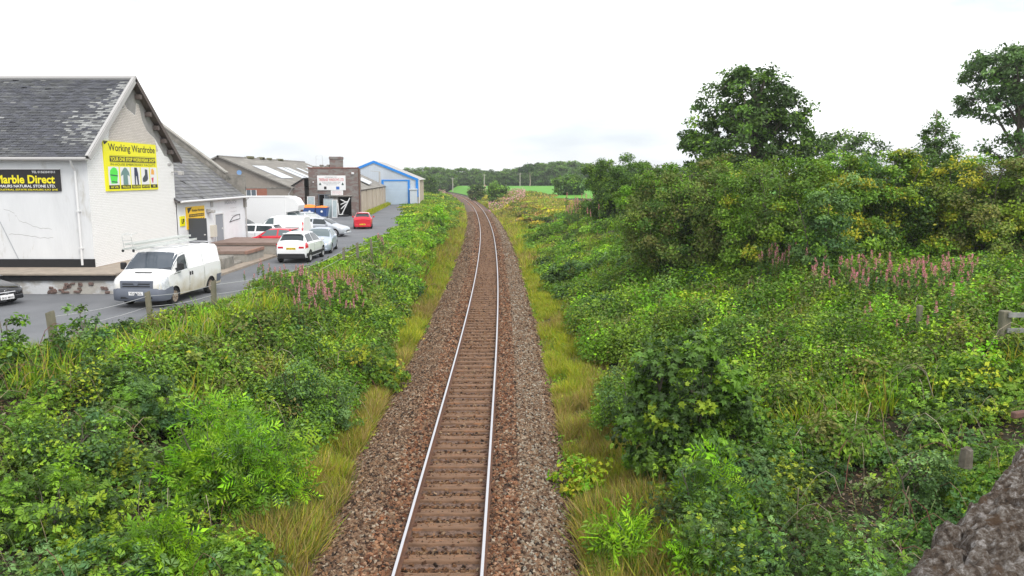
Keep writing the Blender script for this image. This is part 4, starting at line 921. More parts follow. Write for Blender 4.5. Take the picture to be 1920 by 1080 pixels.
def wheel(parent, x, y, r, w, rim, spokes=5, side=1):
    root = bpy.data.objects.new('wheel', None); COL.objects.link(root); root.parent = parent; root.location = (x, y, r)
    P = MB(); n = 28; prof_ = [(r * .66, -w / 2), (r * .9, -w / 2), (r * .985, -w * .36), (r, -w * .2), (r, w * .2), (r * .985, w * .36), (r * .9, w / 2), (r * .66, w / 2)]
    V = []; F = []
    for i in range(n):
        a = 2 * math.pi * i / n
        for q, yy in prof_: V.append((q * math.cos(a), yy, q * math.sin(a)))
    k = len(prof_)
    for i in range(n):
        for j in range(k): F.append((i * k + j, i * k + (j + 1) % k, ((i + 1) % n) * k + (j + 1) % k, ((i + 1) % n) * k + j))
    P.raw(V, F); P.build('tyre', M['tyre'], root, local=True, smooth=True)
    P = MB(); yo = side * w * .40
    P.cyl((0, yo - side * .06, 0), (0, 1, 0), r * .66, .03, 24); P.cyl((0, yo, 0), (0, 1, 0), r * .17, .05, 12)
    # rim lip
    V = []; F = []
    for i in range(n):
        a = 2 * math.pi * i / n
        for q, yy in ((r * .67, yo - side * .05), (r * .69, yo + side * .012), (r * .62, yo + side * .012), (r * .60, yo - side * .05)): V.append((q * math.cos(a), yy, q * math.sin(a)))
    for i in range(n):
        for j in range(4): F.append((i * 4 + j, i * 4 + (j + 1) % 4, ((i + 1) % n) * 4 + (j + 1) % 4, ((i + 1) % n) * 4 + j))
    P.raw(V, F)
    for q in range(spokes):
        a = 2 * math.pi * q / spokes; ca, sa = math.cos(a), math.sin(a); hw = r * .085
        pts = [(r * .1, hw * 1.2), (r * .64, hw), (r * .64, -hw), (r * .1, -hw * 1.2)]
        P.slab([(p * ca - t * sa, yo - side * .03, p * sa + t * ca) for p, t in pts], (0, side, 0), .035)
    P.build('rim', rim, root, local=True)
    return root

def box_part(name, m, parent, *a, b=.02):
    P = MB(); P.bbox(*a, b=b); return P.build(name, m, parent, local=True)

def plate(parent, x, z, m, txt=None, d=1, w=.52, h=.11):
    P = MB(); P.box(x - .01, x + .012, -w / 2, w / 2, z - h / 2, z + h / 2); o = P.build('number_plate', m, parent, local=True)
    if txt:
        l = lettering(txt, (x + (.012 if d > 0 else -.01), -w * .44 * d, z - h * .32), (0, d, 0), (0, 0, 1), w * .88, h * .64, M['ink'], o, (d, 0, 0), .01, local=True)
    return o

def car(label, x, y, hd, col, L=4.2, W=1.76, Hh=1.46, kind='hatch', z=1.9, rim=None, platey=None, group=None, glass=None, sp=5, wr=.32, txt=None, cowl=1.05, slope=.8, low=None, arch=None, name='parked_car', cat='car'):
    glass = glass or M['glass']; rim = rim or M['alloy']
    t = thing(name, label, cat, (x, y, z), hd, group); h = W / 2; f = L / 2
    cx1 = f - cowl; rf = cx1 - slope; belt = Hh * .635; bz = .20 if kind != 'suv' else .26
    st = [(f, bz + .14, Hh * .36, Hh * .39, h * .62, h * .50), (f - .07, bz + .04, Hh * .43, Hh * .465, h * .80, h * .64), (f - .28, bz, Hh * .49, Hh * .53, h * .95, h * .76), (f - .6, bz, Hh * .54, Hh * .585, h, h * .80), (cx1, bz, belt - .02, Hh * .665, h, h * .82),
          (cx1 - slope * .5, bz, belt, Hh * .85, h, h * .765), (rf, bz, belt + .01, Hh * .975, h, h * .70), (rf - .6, bz, belt + .02, Hh, h, h * .69)]
    if kind == 'estate': st += [(-f + .45, bz, belt + .03, Hh * .975, h * .99, h * .66), (-f + .1, bz + .02, belt + .03, Hh * .70, h * .9, h * .72), (-f, bz + .1, Hh * .56, Hh * .60, h * .8, h * .62)]
    elif kind == 'suv': st += [(-f + .50, bz, belt + .05, Hh * .965, h * .98, h * .66), (-f + .10, bz + .02, belt + .03, Hh * .70, h * .93, h * .76), (-f, bz + .1, Hh * .58, Hh * .62, h * .86, h * .70)]
    else: st += [(-f + .62, bz, belt + .05, Hh * .95, h * .98, h * .66), (-f + .14, bz + .02, belt + .02, Hh * .70, h * .92, h * .74), (-f, bz + .1, Hh * .57, Hh * .60, h * .82, h * .66)]
    S = Shell(st); ax = (f - .82, -f + .72); S.body(col, t, ax, wr, W=W)
    rtop = st[-3][0]; rbot = st[-2][0]
    S.screen('windscreen', glass, t, cx1 - .05, rf + .03, 7.25)
    S.screen('rear_window', glass, t, rbot + .09, rtop - .04, 7.3)
    for sd in (-1, 1):
        mid = (rf + rtop) / 2 + .1
        S.patch('side_window', glass, t, mid + .05, mid + .05, cx1 - .28, rf + .06, 6.15, 7.35, sd)
        S.patch('side_window', glass, t, rtop - .08, rtop + .12, mid - .05, mid - .05, 6.15, 7.35, sd)
        S.patch('headlight', M['lens'], t, f - .62, f - .58, f - .10, f - .16, 4.4, 6.3, sd, .008)
        S.patch('tail_light', M['redlens'], t, -f + .02, -f + .05, -f + .36, -f + .30, 4.3, 7.3 if kind != 'suv' else 6.3, sd, .010)
        S.patch('door_seam', M['plastic'], t, mid - .012, mid - .012, mid + .012, mid + .012, 1.6, 6.0, sd, .004, 1, 8)
        S.patch('door_seam', M['plastic'], t, cx1 - .35, cx1 - .35, cx1 - .33, cx1 - .33, 1.6, 5.8, sd, .004, 1, 8)
        box_part('door_handle', col, t, mid + .12, mid + .30, sd * (h - .005) - .02, sd * (h - .005) + .02, belt - .12, belt - .08, b=.008)
        box_part('mirror', col, t, cx1 - .42, cx1 - .28, sd * (h + .09) - .09, sd * (h + .09) + .09, belt + .0, belt + .14, b=.03)
        if low: S.patch('sill_cladding', M['plastic'], t, -f + .1, -f + .1, f - .12, f - .12, 1.0, 3.0 if kind == 'suv' else 2.2, sd, .012, 24, 3)
        for xx in ax: wheel(t, xx, sd * (h - .12), wr, .21, rim, sp, sd)
    for sd in (-1, 1): box_part('tail_light', M['redlens'], t, -f - .012, -f + .14, min(sd * h * .46, sd * h * .80), max(sd * h * .46, sd * h * .80), Hh * .50, Hh * .575, b=.02)
    box_part('tailgate_spoiler', col, t, rtop - .12, rtop + .1, -h * .6, h * .6, st[-3][3] - .0, st[-3][3] + .045, b=.015)
    box_part('grille', M['plastic'], t, f - .05, f + .012, -h * .42, h * .42, Hh * .27, Hh * .37, b=.015)
    box_part('rear_bumper', M['plastic'] if low else col, t, -f - .03, -f + .15, -h * .84, h * .84, bz + .0, bz + (.30 if low else .26), b=.04)
    box_part('front_bumper', col, t, f - .2, f + .02, -h * .78, h * .78, bz + .02, bz + .2, b=.04)
    plate(t, -f - .035 if not low else -f - .0, Hh * .30 if kind != 'suv' and not low else Hh * .50, M['plateY'], txt, -1)
    plate(t, f + .03, bz + .18, M['plateW'], None, 1)
    return t, S

# white panel van with its bonnet towards the camera
van = thing('panel_van', 'white panel van with dark grey bumper and ladders on its roof', 'van', (-13.52, 30.15, Z0), R(-94))
f = 2.43; h = .98
vst = [(f, .36, .86, .90, h * .78, h * .66), (f - .05, .30, .98, 1.03, h * .92, h * .82), (f - .22, .28, 1.06, 1.12, h * .98, h * .89), (f - .62, .28, 1.20, 1.25, h, h * .92), (f - .78, .28, 1.22, 1.33, h, h * .92), (f - 1.1, .28, 1.24, 1.62, h, h * .90), (f - 1.48, .28, 1.26, 1.90, h, h * .87), (f - 1.8, .28, 1.28, 1.96, h, h * .86), (0, .28, 1.28, 1.98, h, h * .86), (-f + .08, .28, 1.28, 1.97, h, h * .85), (-f, .32, 1.25, 1.93, h * .97, h * .82)]
VS = Shell(vst); VS.body(M['pdirty'], van, (f - .93, -f + 1.0), .35, W=1.96)
VS.screen('windscreen', mat('van_screen', (0.07, 0.085, 0.105), 0.08, spec=0.6), van, f - .80, f - 1.50, 6.9, .010)
for sd in (-1, 1):
    VS.patch('side_window', M['glass'], van, f - 1.98, f - 1.98, f - .98, f - 1.46, 5.2, 7.3, sd)
    VS.patch('window_seal', M['plastic'], van, f - 1.42, f - 1.58, f - .90, f - 1.42, 4.85, 7.3, sd, .004)
    VS.patch('headlight', M['lens'], van, f - .50, f - .42, f - .01, f - .07, 3.6, 7.2, sd, .012)
    VS.patch('slide_rail', M['plastic'], van, -f + .25, -f + .25, -f + 1.45, -f + 1.45, 5.25, 5.42, sd, .012, 4, 1)
    for xx in (f - 2.05, -f + 1.55): VS.patch('panel_seam', M['plastic'], van, xx - .01, xx - .01, xx + .01, xx + .01, 1.6, 7.7, sd, .003, 1, 10)
    VS.patch('lower_trim', M['vangrey'], van, -f + .02, -f + .02, -f + .5, -f + .5, .9, 3.4, sd, .012, 4, 3)
    for q in (f - 2.12, f - 2.28 + .4 * 0): box_part('door_handle', M['plastic'], van, q - .1 * 0 - .03, q + .03, sd * h - .03, sd * h + .03, .98, 1.12, b=.01)
    box_part('mirror', M['plastic'], van, f - 1.22, f - 1.06, sd * (h + .14) - .10, sd * (h + .14) + .10, 1.30, 1.56, b=.03)
    P = MB(); P.tube([(f - 1.12, sd * (h - .06), 1.34), (f - 1.12, sd * (h + .08), 1.38)], .03, 6); P.build('mirror_arm', M['plastic'], van, local=True)
    for xx in (f - .93, -f + 1.0): wheel(van, xx, sd * (h - .14), .34, .21, M['dirtyrim'], 8, sd)
P = MB()   # deep grey bumper wrapping the nose
rows_ = []
for z, o in ((.27, -.02), (.30, .03), (.50, .05), (.66, .045), (.74, .0)):
    r = []
    for (x, y) in ((f - .75, h + .0), (f - .30, h * .99), (f - .08, h * .93), (f + .02, h * .72), (f + .05, 0), (f + .02, -h * .72), (f - .08, -h * .93), (f - .30, -h * .99), (f - .75, -h)):
        if z < .5 and abs(y) > h * .97: x = x + .22 if x < f - .5 else x
        r.append((x + (o if x > f - .2 else 0), y * (1 + o * .25), z))
    rows_.append(r)
P.grid(rows_); P.build('front_bumper', M['vangrey'], van, local=True, smooth=True)
box_part('grille', M['vangrey'], van, f - .1, f + .03, -.62, .62, .70, 1.02, b=.02)
for k in range(2): P = MB(); P.bbox(f + .02, f + .05, -.52, .52, .80 + k * .09, .835 + k * .09, b=.008); P.build('grille_slot', M['plastic'], van, local=True)
P = MB(); P.cyl((f + .05, 0, .92), (1, 0, 0), .085, .03, 20); P.build('badge', M['vangrey'], van, local=True)
box_part('lower_intake', M['plastic'], van, f + .04, f + .075, -.6, .6, .36, .44, b=.01)
plate(van, f + .085, .56, M['plateW'], 'YS10 ZCL', 1, .54, .13)
box_part('bonnet_vent', M['plastic'], van, f - .56, f - .48, -.32, .32, 1.175 + .075, 1.19 + .085, b=.006)
for sd in (-1, 1): P = MB(); P.tube([(f - .80, sd * .55 - .1, 1.355), (f - .86, sd * .55 + .35 * 1, 1.41)], .014, 5); P.build('wiper', M['plastic'], van, local=True)
box_part('rear_bumper', M['vangrey'], van, -f - .06, -f + .12, -h * .9, h * .9, .34, .56, b=.03)
P = MB()
for x in (1.0, 0.0, -1.0, -2.0):
    P.tube([(x, -.75, 1.98), (x, -.75, 2.10), (x, .75, 2.10), (x, .75, 1.98)], .016, 5)
P.tube([(-2.2, -.75, 2.10), (1.1, -.75, 2.10)], .014, 5); P.tube([(-2.2, .75, 2.10), (1.1, .75, 2.10)], .014, 5)
P.build('roof_rack', M['alloy'], van, local=True)
M['alum'] = mat('ladder_aluminium', (0.62, 0.64, 0.62), 0.45, metal=0.3)
def ladder(label, off, z, ln, x0, wid=.36, tilt=0.0):
    hd = van.rotation_euler.z; c, s_ = math.cos(hd), math.sin(hd); lx, ly = x0, off
    t = thing('ladder', label, 'ladder', (van.location.x + lx * c - ly * s_, van.location.y + lx * s_ + ly * c, Z0 + z), hd + tilt, 'ladders on the van roof')
    for sd in (-1, 1): box_part('stile', M['alum'], t, -ln / 2, ln / 2, sd * wid / 2 - .014, sd * wid / 2 + .014, 0, .08, b=.006)
    for k in range(int(ln / .26)): P = MB(); x = -ln / 2 + .13 + k * .26; P.tube([(x, -wid / 2, .04), (x, wid / 2, .04)], .016, 6); P.build('rung', M['alum'], t, local=True)
    return t
ladder('upper aluminium ladder of the stack lying on the white van roof', -.30, 2.29, 4.3, 0.05, .34)
ladder('lower and longer aluminium ladder of the stack on the white van roof', -.26, 2.12, 4.6, -.15, .42)
# roof ladder hook and wheels sticking out over the bonnet
t = thing('roof_ladder', 'roof ladder with hoop end and small black wheels on the white van roof', 'ladder', (-13.95, 28.9, Z0 + 2.13), R(-94), 'ladders on the van roof')
for sd in (-1, 1): box_part('stile', M['alum'], t, -2.2, 1.0, sd * .17 - .012, sd * .17 + .012, 0, .06, b=.005)
for k in range(11): P = MB(); x = -2.0 + k * .28; P.tube([(x, -.17, .03), (x, .17, .03)], .014, 5); P.build('rung', M['alum'], t, local=True)
P = MB()
for sd in (-1, 1): P.tube([(.9, sd * .17, .03), (1.0, sd * .17, .50), (.95, sd * .17, .56), (.55, sd * .17, .60)], .012, 5)
P.tube([(.95, -.17, .56), (.95, .17, .56)], .012, 5); P.tube([(1.0, -.17, .35), (1.0, .17, .35)], .012, 5); P.build('hook', M['alum'], t, local=True)
for sd in (-1, 1): P = MB(); P.cyl((.95, sd * .2, -.03), (0, 1, 0), .055, .04, 14); P.build('castor', M['plastic'], t, local=True)

# the other vehicles
car('white four wheel drive car with yellow rear plate parked behind the van', -12.2, 44.45, R(90), M['pwhite'], 4.41, 1.82, 1.66, 'suv', wr=.36, low=True, sp=10, txt='BV12 YYB', cowl=1.0, slope=.95)
car('pale blue silver car parked nose to nose with the white four wheel drive', -12.3, 49.3, R(-84), M['pbluesilver'], 4.25, 1.77, 1.5, 'hatch', wr=.33, glass=M['glassl'])
car('silver hatchback parked across the yard with its nose towards the rails', -15.3, 62.0, R(-8), M['psilver'], 4.3, 1.78, 1.47, 'hatch', wr=.33, sp=10)
car('bright red hatchback driving away up the yard road', -13.9, 71.9, R(99), M['pred'], 3.95, 1.72, 1.48, 'hatch', wr=.31, txt='SF11 XHE')
car('red car mostly hidden between the white four wheel drive and white van', -15.6, 50.4, R(174), M['pred'], 3.9, 1.68, 1.42, 'hatch', glass=M['glassl'])
car('white estate car half hidden beside the corner of the low workshop', -18.3, 54.0, R(175), M['pwhite'], 4.5, 1.76, 1.46, 'estate')
car('silver car with only its roof showing in front of the blue bins', -19.2, 73.2, R(20), M['psilver'], 4.2, 1.75, 1.43, 'hatch', glass=M['glassl'])
car('dark blue vehicle half hidden between box truck and white estate car', -20.6, 58.2, R(0), M['pnavy'], 4.2, 1.8, 1.7, 'suv')
car('black convertible with bright round nose badge at the left edge of the yard', -20.75, 28.95, R(-20), M['pblack'], 4.1, 1.79, 1.3, 'hatch', wr=.33, cowl=1.25, slope=.7)
t = [o for o in COL.objects if o.get('label', '').startswith('black convertible')][0]
P = MB(); f_ = 2.05; P.cyl((f_ + .03, 0, .52), (1, 0, 0), .10, .03, 20); P.tube([(f_ + .05, -.32, .52), (f_ + .05, .32, .52)], .018, 5)
P.build('badge', M['chrome'], t, local=True)
plate(t, f_ + .05, .32, M['plateW'], 'SK57 MXD', 1, .52, .12)

# small white panel van seen from the side, nose to the left
sv = thing('small_van', 'small white panel van parked side on in front of the box truck', 'van', (-17.05, 56.3, Z0), R(176))
f = 2.1; h = .92
Sv = Shell([(f, .36, .72, .76, h * .7, h * .6), (f - .1, .26, .84, .90, h * .88, h * .74), (f - .5, .24, .98, 1.04, h, h * .82), (f - .95, .24, 1.10, 1.18, h, h * .82), (f - 1.35, .24, 1.14, 1.62, h, h * .8), (f - 1.75, .24, 1.16, 1.86, h, h * .78), (0, .24, 1.16, 1.93, h, h * .78), (-f + .1, .24, 1.16, 1.90, h, h * .76), (-f, .3, 1.1, 1.84, h * .96, h * .73)])
Sv.body(M['pvan'], sv, (f - .8, -f + .8), .33, W=1.84); Sv.screen('windscreen', M['glassl'], sv, f - 1.0, f - 1.7, 7.2)
for sd in (-1, 1):
    Sv.patch('side_window', M['glassl'], sv, f - 2.0, f - 2.0, f - 1.2, f - 1.66, 6.2, 7.35, sd)
    Sv.patch('slide_rail', M['plastic'], sv, -f + .3, -f + .3, -f + 1.3, -f + 1.3, 4.9, 5.1, sd, .01, 4, 1)
    Sv.patch('tail_light', M['redlens'], sv, -f + .01, -f + .01, -f + .1, -f + .1, 4.2, 6.6, sd, .01, 2, 4)
    for xx in (f - .8, -f + .8): wheel(sv, xx, sd * (h - .13), .32, .2, M['alloy'], 6, sd)
    box_part('mirror', M['plastic'], sv, f - 1.35, f - 1.2, sd * (h + .1) - .08, sd * (h + .1) + .08, 1.2, 1.42, b=.03)
box_part('bumper', M['plastic'], sv, f - .15, f + .03, -h * .8, h * .8, .28, .52, b=.03)

# box truck behind it, nose to the right
bt = thing('box_truck', 'white box truck with overcab body standing behind the small van', 'truck', (-20.0, 61.8, Z0), R(2))
box_part('cargo_box', M['pvan'], bt, -3.4, 2.15, -1.08, 1.08, .85, 3.22, b=.05)
P = MB(); P.slab([(2.15, -1.05, 1.95), (3.05, -1.05, 2.1), (3.15, -1.05, 2.5), (2.85, -1.05, 3.0), (2.4, -1.05, 3.2), (2.15, -1.05, 3.2)], (0, 1, 0), 2.1); P.build('overcab', M['pvan'], bt, local=True)
Bs = Shell([(4.15, .45, .95, 1.0, .80, .70), (4.0, .35, 1.1, 1.16, .93, .8), (3.55, .32, 1.25, 1.34, .98, .84), (3.0, .32, 1.3, 1.75, .98, .82), (2.7, .32, 1.3, 2.0, .98, .8), (1.6, .32, 1.3, 2.05, .98, .8)])
cabb = Bs.body(M['pvan'], bt, (3.3,), .36, name='cab', W=1.96); Bs.screen('windscreen', M['glassl'], bt, 3.5, 2.76, 7.2)
for sd in (-1, 1): Bs.patch('side_window', M['glassl'], bt, 2.2, 2.2, 3.3, 2.8, 5.9, 7.3, sd); wheel(bt, 3.3, sd * .83, .35, .22, M['alloy'], 8, sd); wheel(bt, -1.9, sd * .83, .35, .22, M['alloy'], 8, sd)
P = MB(); P.box(-3.4, 1.6, -.9, .9, .55, .85); P.build('chassis', M['plastic'], bt, local=True)
P = MB()
for zz in (.87, 3.15): P.bbox(-3.42, 2.17, -1.10, -1.075, zz, zz + .07, b=.008)
P.build('box_rail', M['gutterw'], bt, local=True)

# ------------------------------------------------------------ wheeled bins and scrap window frames
M['binblue'] = mat('bin_blue', (0.03, 0.08, 0.26), 0.5, (0.04, 0.10, 0.30), 2); M['lidorange'] = mat('lid_orange', (0.85, 0.24, 0.02), 0.5)
def bin_(label, x, y, rz, lid_up):
    t = thing('waste_bin', label, 'waste bin', (x, y, Z0), rz, 'blue bins with orange lids')
    P = MB(); q = [(-.52, -.42), (.52, -.42), (.52, .42), (-.52, .42)]; Q = [(-.66, -.52), (.66, -.52), (.66, .52), (-.66, .52)]
    V = [(a, b, .22) for a, b in q] + [(a, b, 1.15) for a, b in Q] + [(a * 1.06, b * 1.06, 1.16) for a, b in Q] + [(a * 1.06, b * 1.06, 1.24) for a, b in Q]
    F = [(3, 2, 1, 0)] + [(k * 4 + i, k * 4 + (i + 1) % 4, k * 4 + 4 + (i + 1) % 4, k * 4 + 4 + i) for k in range(3) for i in range(4)] + [(12, 13, 14, 15)]
    P.raw(V, F); 
    for xx in (-.35, 0, .35): P.box(xx - .03, xx + .03, -.56, -.44, .3, 1.1)
    P.build('bin_body', M['binblue'], t, local=True)
    P = MB(); P.grid([[(-.68, -.54, 1.25), (-.68, 0, 1.36 + lid_up), (-.68, .54, 1.30 + lid_up)], [(0, -.56, 1.28), (0, 0, 1.46 + lid_up), (0, .54, 1.36 + lid_up)], [(.68, -.54, 1.25), (.68, 0, 1.36 + lid_up), (.68, .54, 1.30 + lid_up)]]); P.box(-.69, .69, -.56, .56, 1.22, 1.27); P.build('lid', M['lidorange'], t, local=True, smooth=False)
    for a in (-.45, .45):
        for b in (-.35, .35): P = MB(); P.cyl((a, b, .1), (0, 1, 0), .1, .05, 12); P.build('castor', M['plastic'], t, local=True)
    P = MB(); P.cyl((.1, -.585, .8), (0, 1, 0), .13, .01, 16); P.build('sticker', M['white'], t, local=True)
bin_('blue wheeled bin with a bulging orange lid, the left one of the pair', -23.15, 88.2, R(4), .14)
bin_('blue wheeled bin with flatter orange lid and round sticker, right one of the pair', -21.75, 88.4, R(-3), 0)
def frame_(name, label, cat, x, y, w_, h_, tilt, roll, m, group, glassm=None, z=Z0):
    t = thing(name, label, cat, (x, y, z), roll, group)
    P = MB(); c, s_ = math.cos(tilt), math.sin(tilt)
    def q(a, b, d=0): return (a, s_ * b + d * c, c * b - d * s_)
    for (a0, a1, b0, b1) in ((0, .07, 0, h_), (w_ - .07, w_, 0, h_), (.07, w_ - .07, 0, .07), (.07, w_ - .07, h_ - .07, h_)):
        P.slab([q(a0, b0), q(a1, b0), q(a1, b1), q(a0, b1)], q(0, 0, 1), .06)
    P.build('frame', m, t, local=True)
    if glassm: P = MB(); P.slab([q(.07, .07, .02), q(w_ - .07, .07, .02), q(w_ - .07, h_ - .07, .02), q(.07, h_ - .07, .02)], q(0, 0, 1), .01); P.build('pane', glassm, t, local=True)
M['paleglass'] = mat('stacked_glass', (0.42, 0.50, 0.52), 0.15, (0.30, 0.36, 0.38), 2)
frame_('window_frame', 'pale glazed window frame leaning on the wall just right of the bins', 'window frame', -20.95, 89.6, .62, 2.1, .15, 0, M['gutterw'], 'discarded window frames', M['paleglass'])
frame_('window_frame', 'wide glazed window frame standing behind the right blue bin', 'window frame', -22.1, 90.2, 1.2, 2.2, .12, 0, M['grey'], 'discarded window frames', M['paleglass'])
frame_('window_frame', 'small glazed frame sticking up behind the left blue bin', 'window frame', -24.0, 90.3, .9, 2.45, .10, 0, M['gutterw'], 'discarded window frames', M['paleglass'])
t = thing('scrap_heap', 'heap of broken white frames in a black tray by the dark doorway', 'scrap heap', (-20, 92.4, Z0))
def beam(P, a, b, w_): P.tube([a, b], w_, 4)
for a, b in (((-20.75, 92.3, 2.05), (-20.85, 92.4, 3.5)), ((-20.4, 92.3, 2.1), (-19.45, 92.7, 4.1)), ((-20.7, 92.2, 2.1), (-20.2, 92.2, 2.15)), ((-20.6, 92.8, 3.3), (-19.7, 92.9, 3.7)), ((-20.5, 92.6, 2.8), (-19.9, 92.8, 3.4)), ((-20.6, 92.9, 3.9), (-19.8, 92.9, 3.5))):
    P = MB(); beam(P, a, b, .07); P.build('broken_frame', M['gutterw'], t)
P = MB(); P.bbox(-21.1, -19.6, 91.9, 92.6, 1.9, 2.12, b=.04); P.build('tray', M['plastic'], t)
t = thing('old_tyre', 'dark round tyre standing left of the blue bins', 'tyre', (-24.4, 88.6, Z0 + .38), R(20)); 
P = MB(); P.tube([(math.cos(a) * .3, 0, math.sin(a) * .3) for a in np.linspace(0, 2 * math.pi, 20)], .1, 8); P.build('tyre', M['tyre'], t, local=True)

# ------------------------------------------------------------ fence posts and wire along the yard edge
posts = [(107, 20.6, 1.25, .17), (284, 24.9, 1.15, .15), (402, 27.2, 1.2, .15), (566, 34.5, .9, .14), (644, 40.6, 1.15, .14), (671, 42.9, 1.2, .14), (698, 45.0, 1.25, .14), (718, 48.5, 1.1, .14)]
plab = ['thick leaning fence post among leaves at the near end of the row', 'square fence post standing in front of the white van bumper', 'fence post standing right of the white van in the row', 'short brown fence post beside the pink flowers of the yard edge', 'fence post leftmost of the four close posts beyond the white car', 'leaning post second from left of the four beyond the white car', 'tall post third from left of the four beyond the white car', 'rightmost post of the four beyond the white car under pink flowers']
tops = []
for (u, D, hh, wd), lb in zip(posts, plab):
    x = (u - 960) / 1440 * (D * .99 + .7); z0 = 1.8
    t = thing('fence_post', lb, 'fence post', (x, D, z0), R(random.uniform(-15, 15)), 'fence posts along the yard edge')
    P = MB(); w_ = wd / 2; lx = random.uniform(-.06, .06); ly = random.uniform(-.05, .05)
    V = []; 
    for z, s_ in ((-.4, 1), (hh * .5, .98), (hh - .03, .95), (hh, .85)): V += [(a * w_ * s_ + lx * z, b * w_ * s_ + ly * z, z + (.03 * a if z == hh else 0)) for a, b in ((-1, -1), (1, -1), (1, 1), (-1, 1))]
    P.raw(V, [(3, 2, 1, 0), (12, 13, 14, 15)] + [(k * 4 + i, k * 4 + (i + 1) % 4, k * 4 + 4 + (i + 1) % 4, k * 4 + 4 + i) for k in range(3) for i in range(4)]); P.build('post', M['wood'], t, local=True)
    tops.append((x + lx * hh, D, z0 + hh))
t = thing('fence_wire', 'sagging wires strung between the posts along the yard edge', 'fence wire', (tops[1][0], tops[1][1], 2.6))
for dz in (.15, .5):
    P = MB(); pts = []
    for a, b in zip(tops[:-1], tops[1:]):
        for k in range(6): f_ = k / 6; pts.append((a[0] + (b[0] - a[0]) * f_, a[1] + (b[1] - a[1]) * f_, a[2] - dz + (b[2] - a[2]) * f_ - .08 * math.sin(math.pi * f_)))
    P.tube(pts, .008, 4); P.build('wire', M['wirem'], t)
# fence on the right bank
t = thing('rail_fence', 'grey wooden rail fence on the crest of the right bank', 'fence', (14.9, 22.3, 2.6))
xr_, yr_, _z = G(1880, 640, 2.5)
P = MB(); P.bbox(xr_ - .12, xr_ + .12, yr_ - .1, yr_ + .1, 2.2, 3.3, b=.02); P.build('post', M['wood'], t)
P = MB(); P.bbox(xr_ + 2.4, xr_ + 2.6, yr_ - .3, yr_ - .1, 2.2, 3.7, b=.02); P.build('post', M['wood'], t)
for z in (3.2, 2.8): P = MB(); P.slab([(xr_, yr_ - .12, z - .05), (xr_ + 3.4, yr_ - .5, z + .02), (xr_ + 3.4, yr_ - .5, z + .16), (xr_, yr_ - .12, z + .07)], (0, -1, 0), .04); P.build('rail', mat('grey_rail', (.30, .30, .29), .8, (.2, .2, .19), 4), t)
t = thing('fence_post', 'lone slanting grey post among pink flowers on the right bank', 'fence post', G(1723, 600, 2.7)); P = MB(); P.bbox(-.07, .07, -.07, .07, -.3, .42, b=.02); P.build('post', M['wood'], t, local=True)
g_ = G(1812, 845, 1.9); t = thing('tree_stump', 'short grey stump in the ivy on the right bank', 'stump', g_); P = MB(); P.tube([(0, 0, -.3), (.01, 0, .02), (.03, .02, .0)], .12, 10, .08); P.build('stump', M['bark'], t, local=True)
g_ = G(1905, 790, 2.4); t = thing('timber_beam', 'brown timber beam lying by the stones at the right edge', 'beam', g_, R(20)); P = MB(); P.bbox(-.1, 1.4, -.05, .05, .06, .18, b=.02); P.build('beam', mat('brown_beam', (.16, .08, .06), .9, (.1, .06, .05), 4), t, local=True)

# ------------------------------------------------------------ foliage
TPL = {
 'oval': ([(0, 0, 0), (.45, .30, .08), (1, 0, -.10), (.45, -.30, .08)], [(0, 3, 2, 1)]),
 'trio': ([(0, 0, 0), (.30, .22, .05), (.62, .42, -.05), (.22, .50, .0), (0, 0, 0), (.22, -.50, .0), (.62, -.42, -.05), (.30, -.22, .05), (.15, 0, .02), (.55, .24, .10), (1.05, 0, -.04), (.55, -.24, .10)], [(0, 1, 2, 3), (4, 5, 6, 7), (8, 11, 10, 9)]),
 'maple': ([(0, 0, 0), (.15, .42, -.08), (.40, .30, .05), (.62, .55, -.10), (.70, .20, .05), (1.05, 0, -.12), (.70, -.20, .05), (.62, -.55, -.10), (.40, -.30, .05), (.15, -.42, -.08)], [(0, 2, 1), (0, 4, 3, 2), (0, 6, 5, 4), (0, 8, 7, 6), (0, 9, 8)]),
 'ash': ([p for k in range(4) for s_ in (-1, 1) for p in ((.12 + k * .22, 0, 0), (.20 + k * .22, s_ * .15, .02), (.34 + k * .22, s_ * .34, -.05), (.28 + k * .22, s_ * .12, 0))] + [(.92, 0, 0), (1.05, .09, .02), (1.30, 0, -.08), (1.05, -.09, .02)], [tuple(range(i * 4, i * 4 + 4)) for i in range(9)]),
 'blade': ([(0, -.035, 0), (0, .035, 0), (.6, .022, .10), (1.0, 0, .34), (.6, -.022, .10)], [(0, 4, 3, 2, 1)]),
}
def leaves(name, P, up, spread, L, tpl, cols, m, parent=None, asp=1.0, local=False, Tdir=None):
    n = len(P); T, B, N = rand_frames(n, up, spread)
    if Tdir is not None:
        T = Tdir + rng.normal(size=(n, 3)) * .35; T /= np.linalg.norm(T, axis=1, keepdims=True); N = np.cross(T, rng.normal(size=(n, 3))); N /= np.linalg.norm(N, axis=1, keepdims=True); B = np.cross(N, T)
    S = np.stack([L, L * asp, L], 1)
    return template_mesh(name, P, T, B, N, S, TPL[tpl][0], TPL[tpl][1], cols, m, parent, local=local)

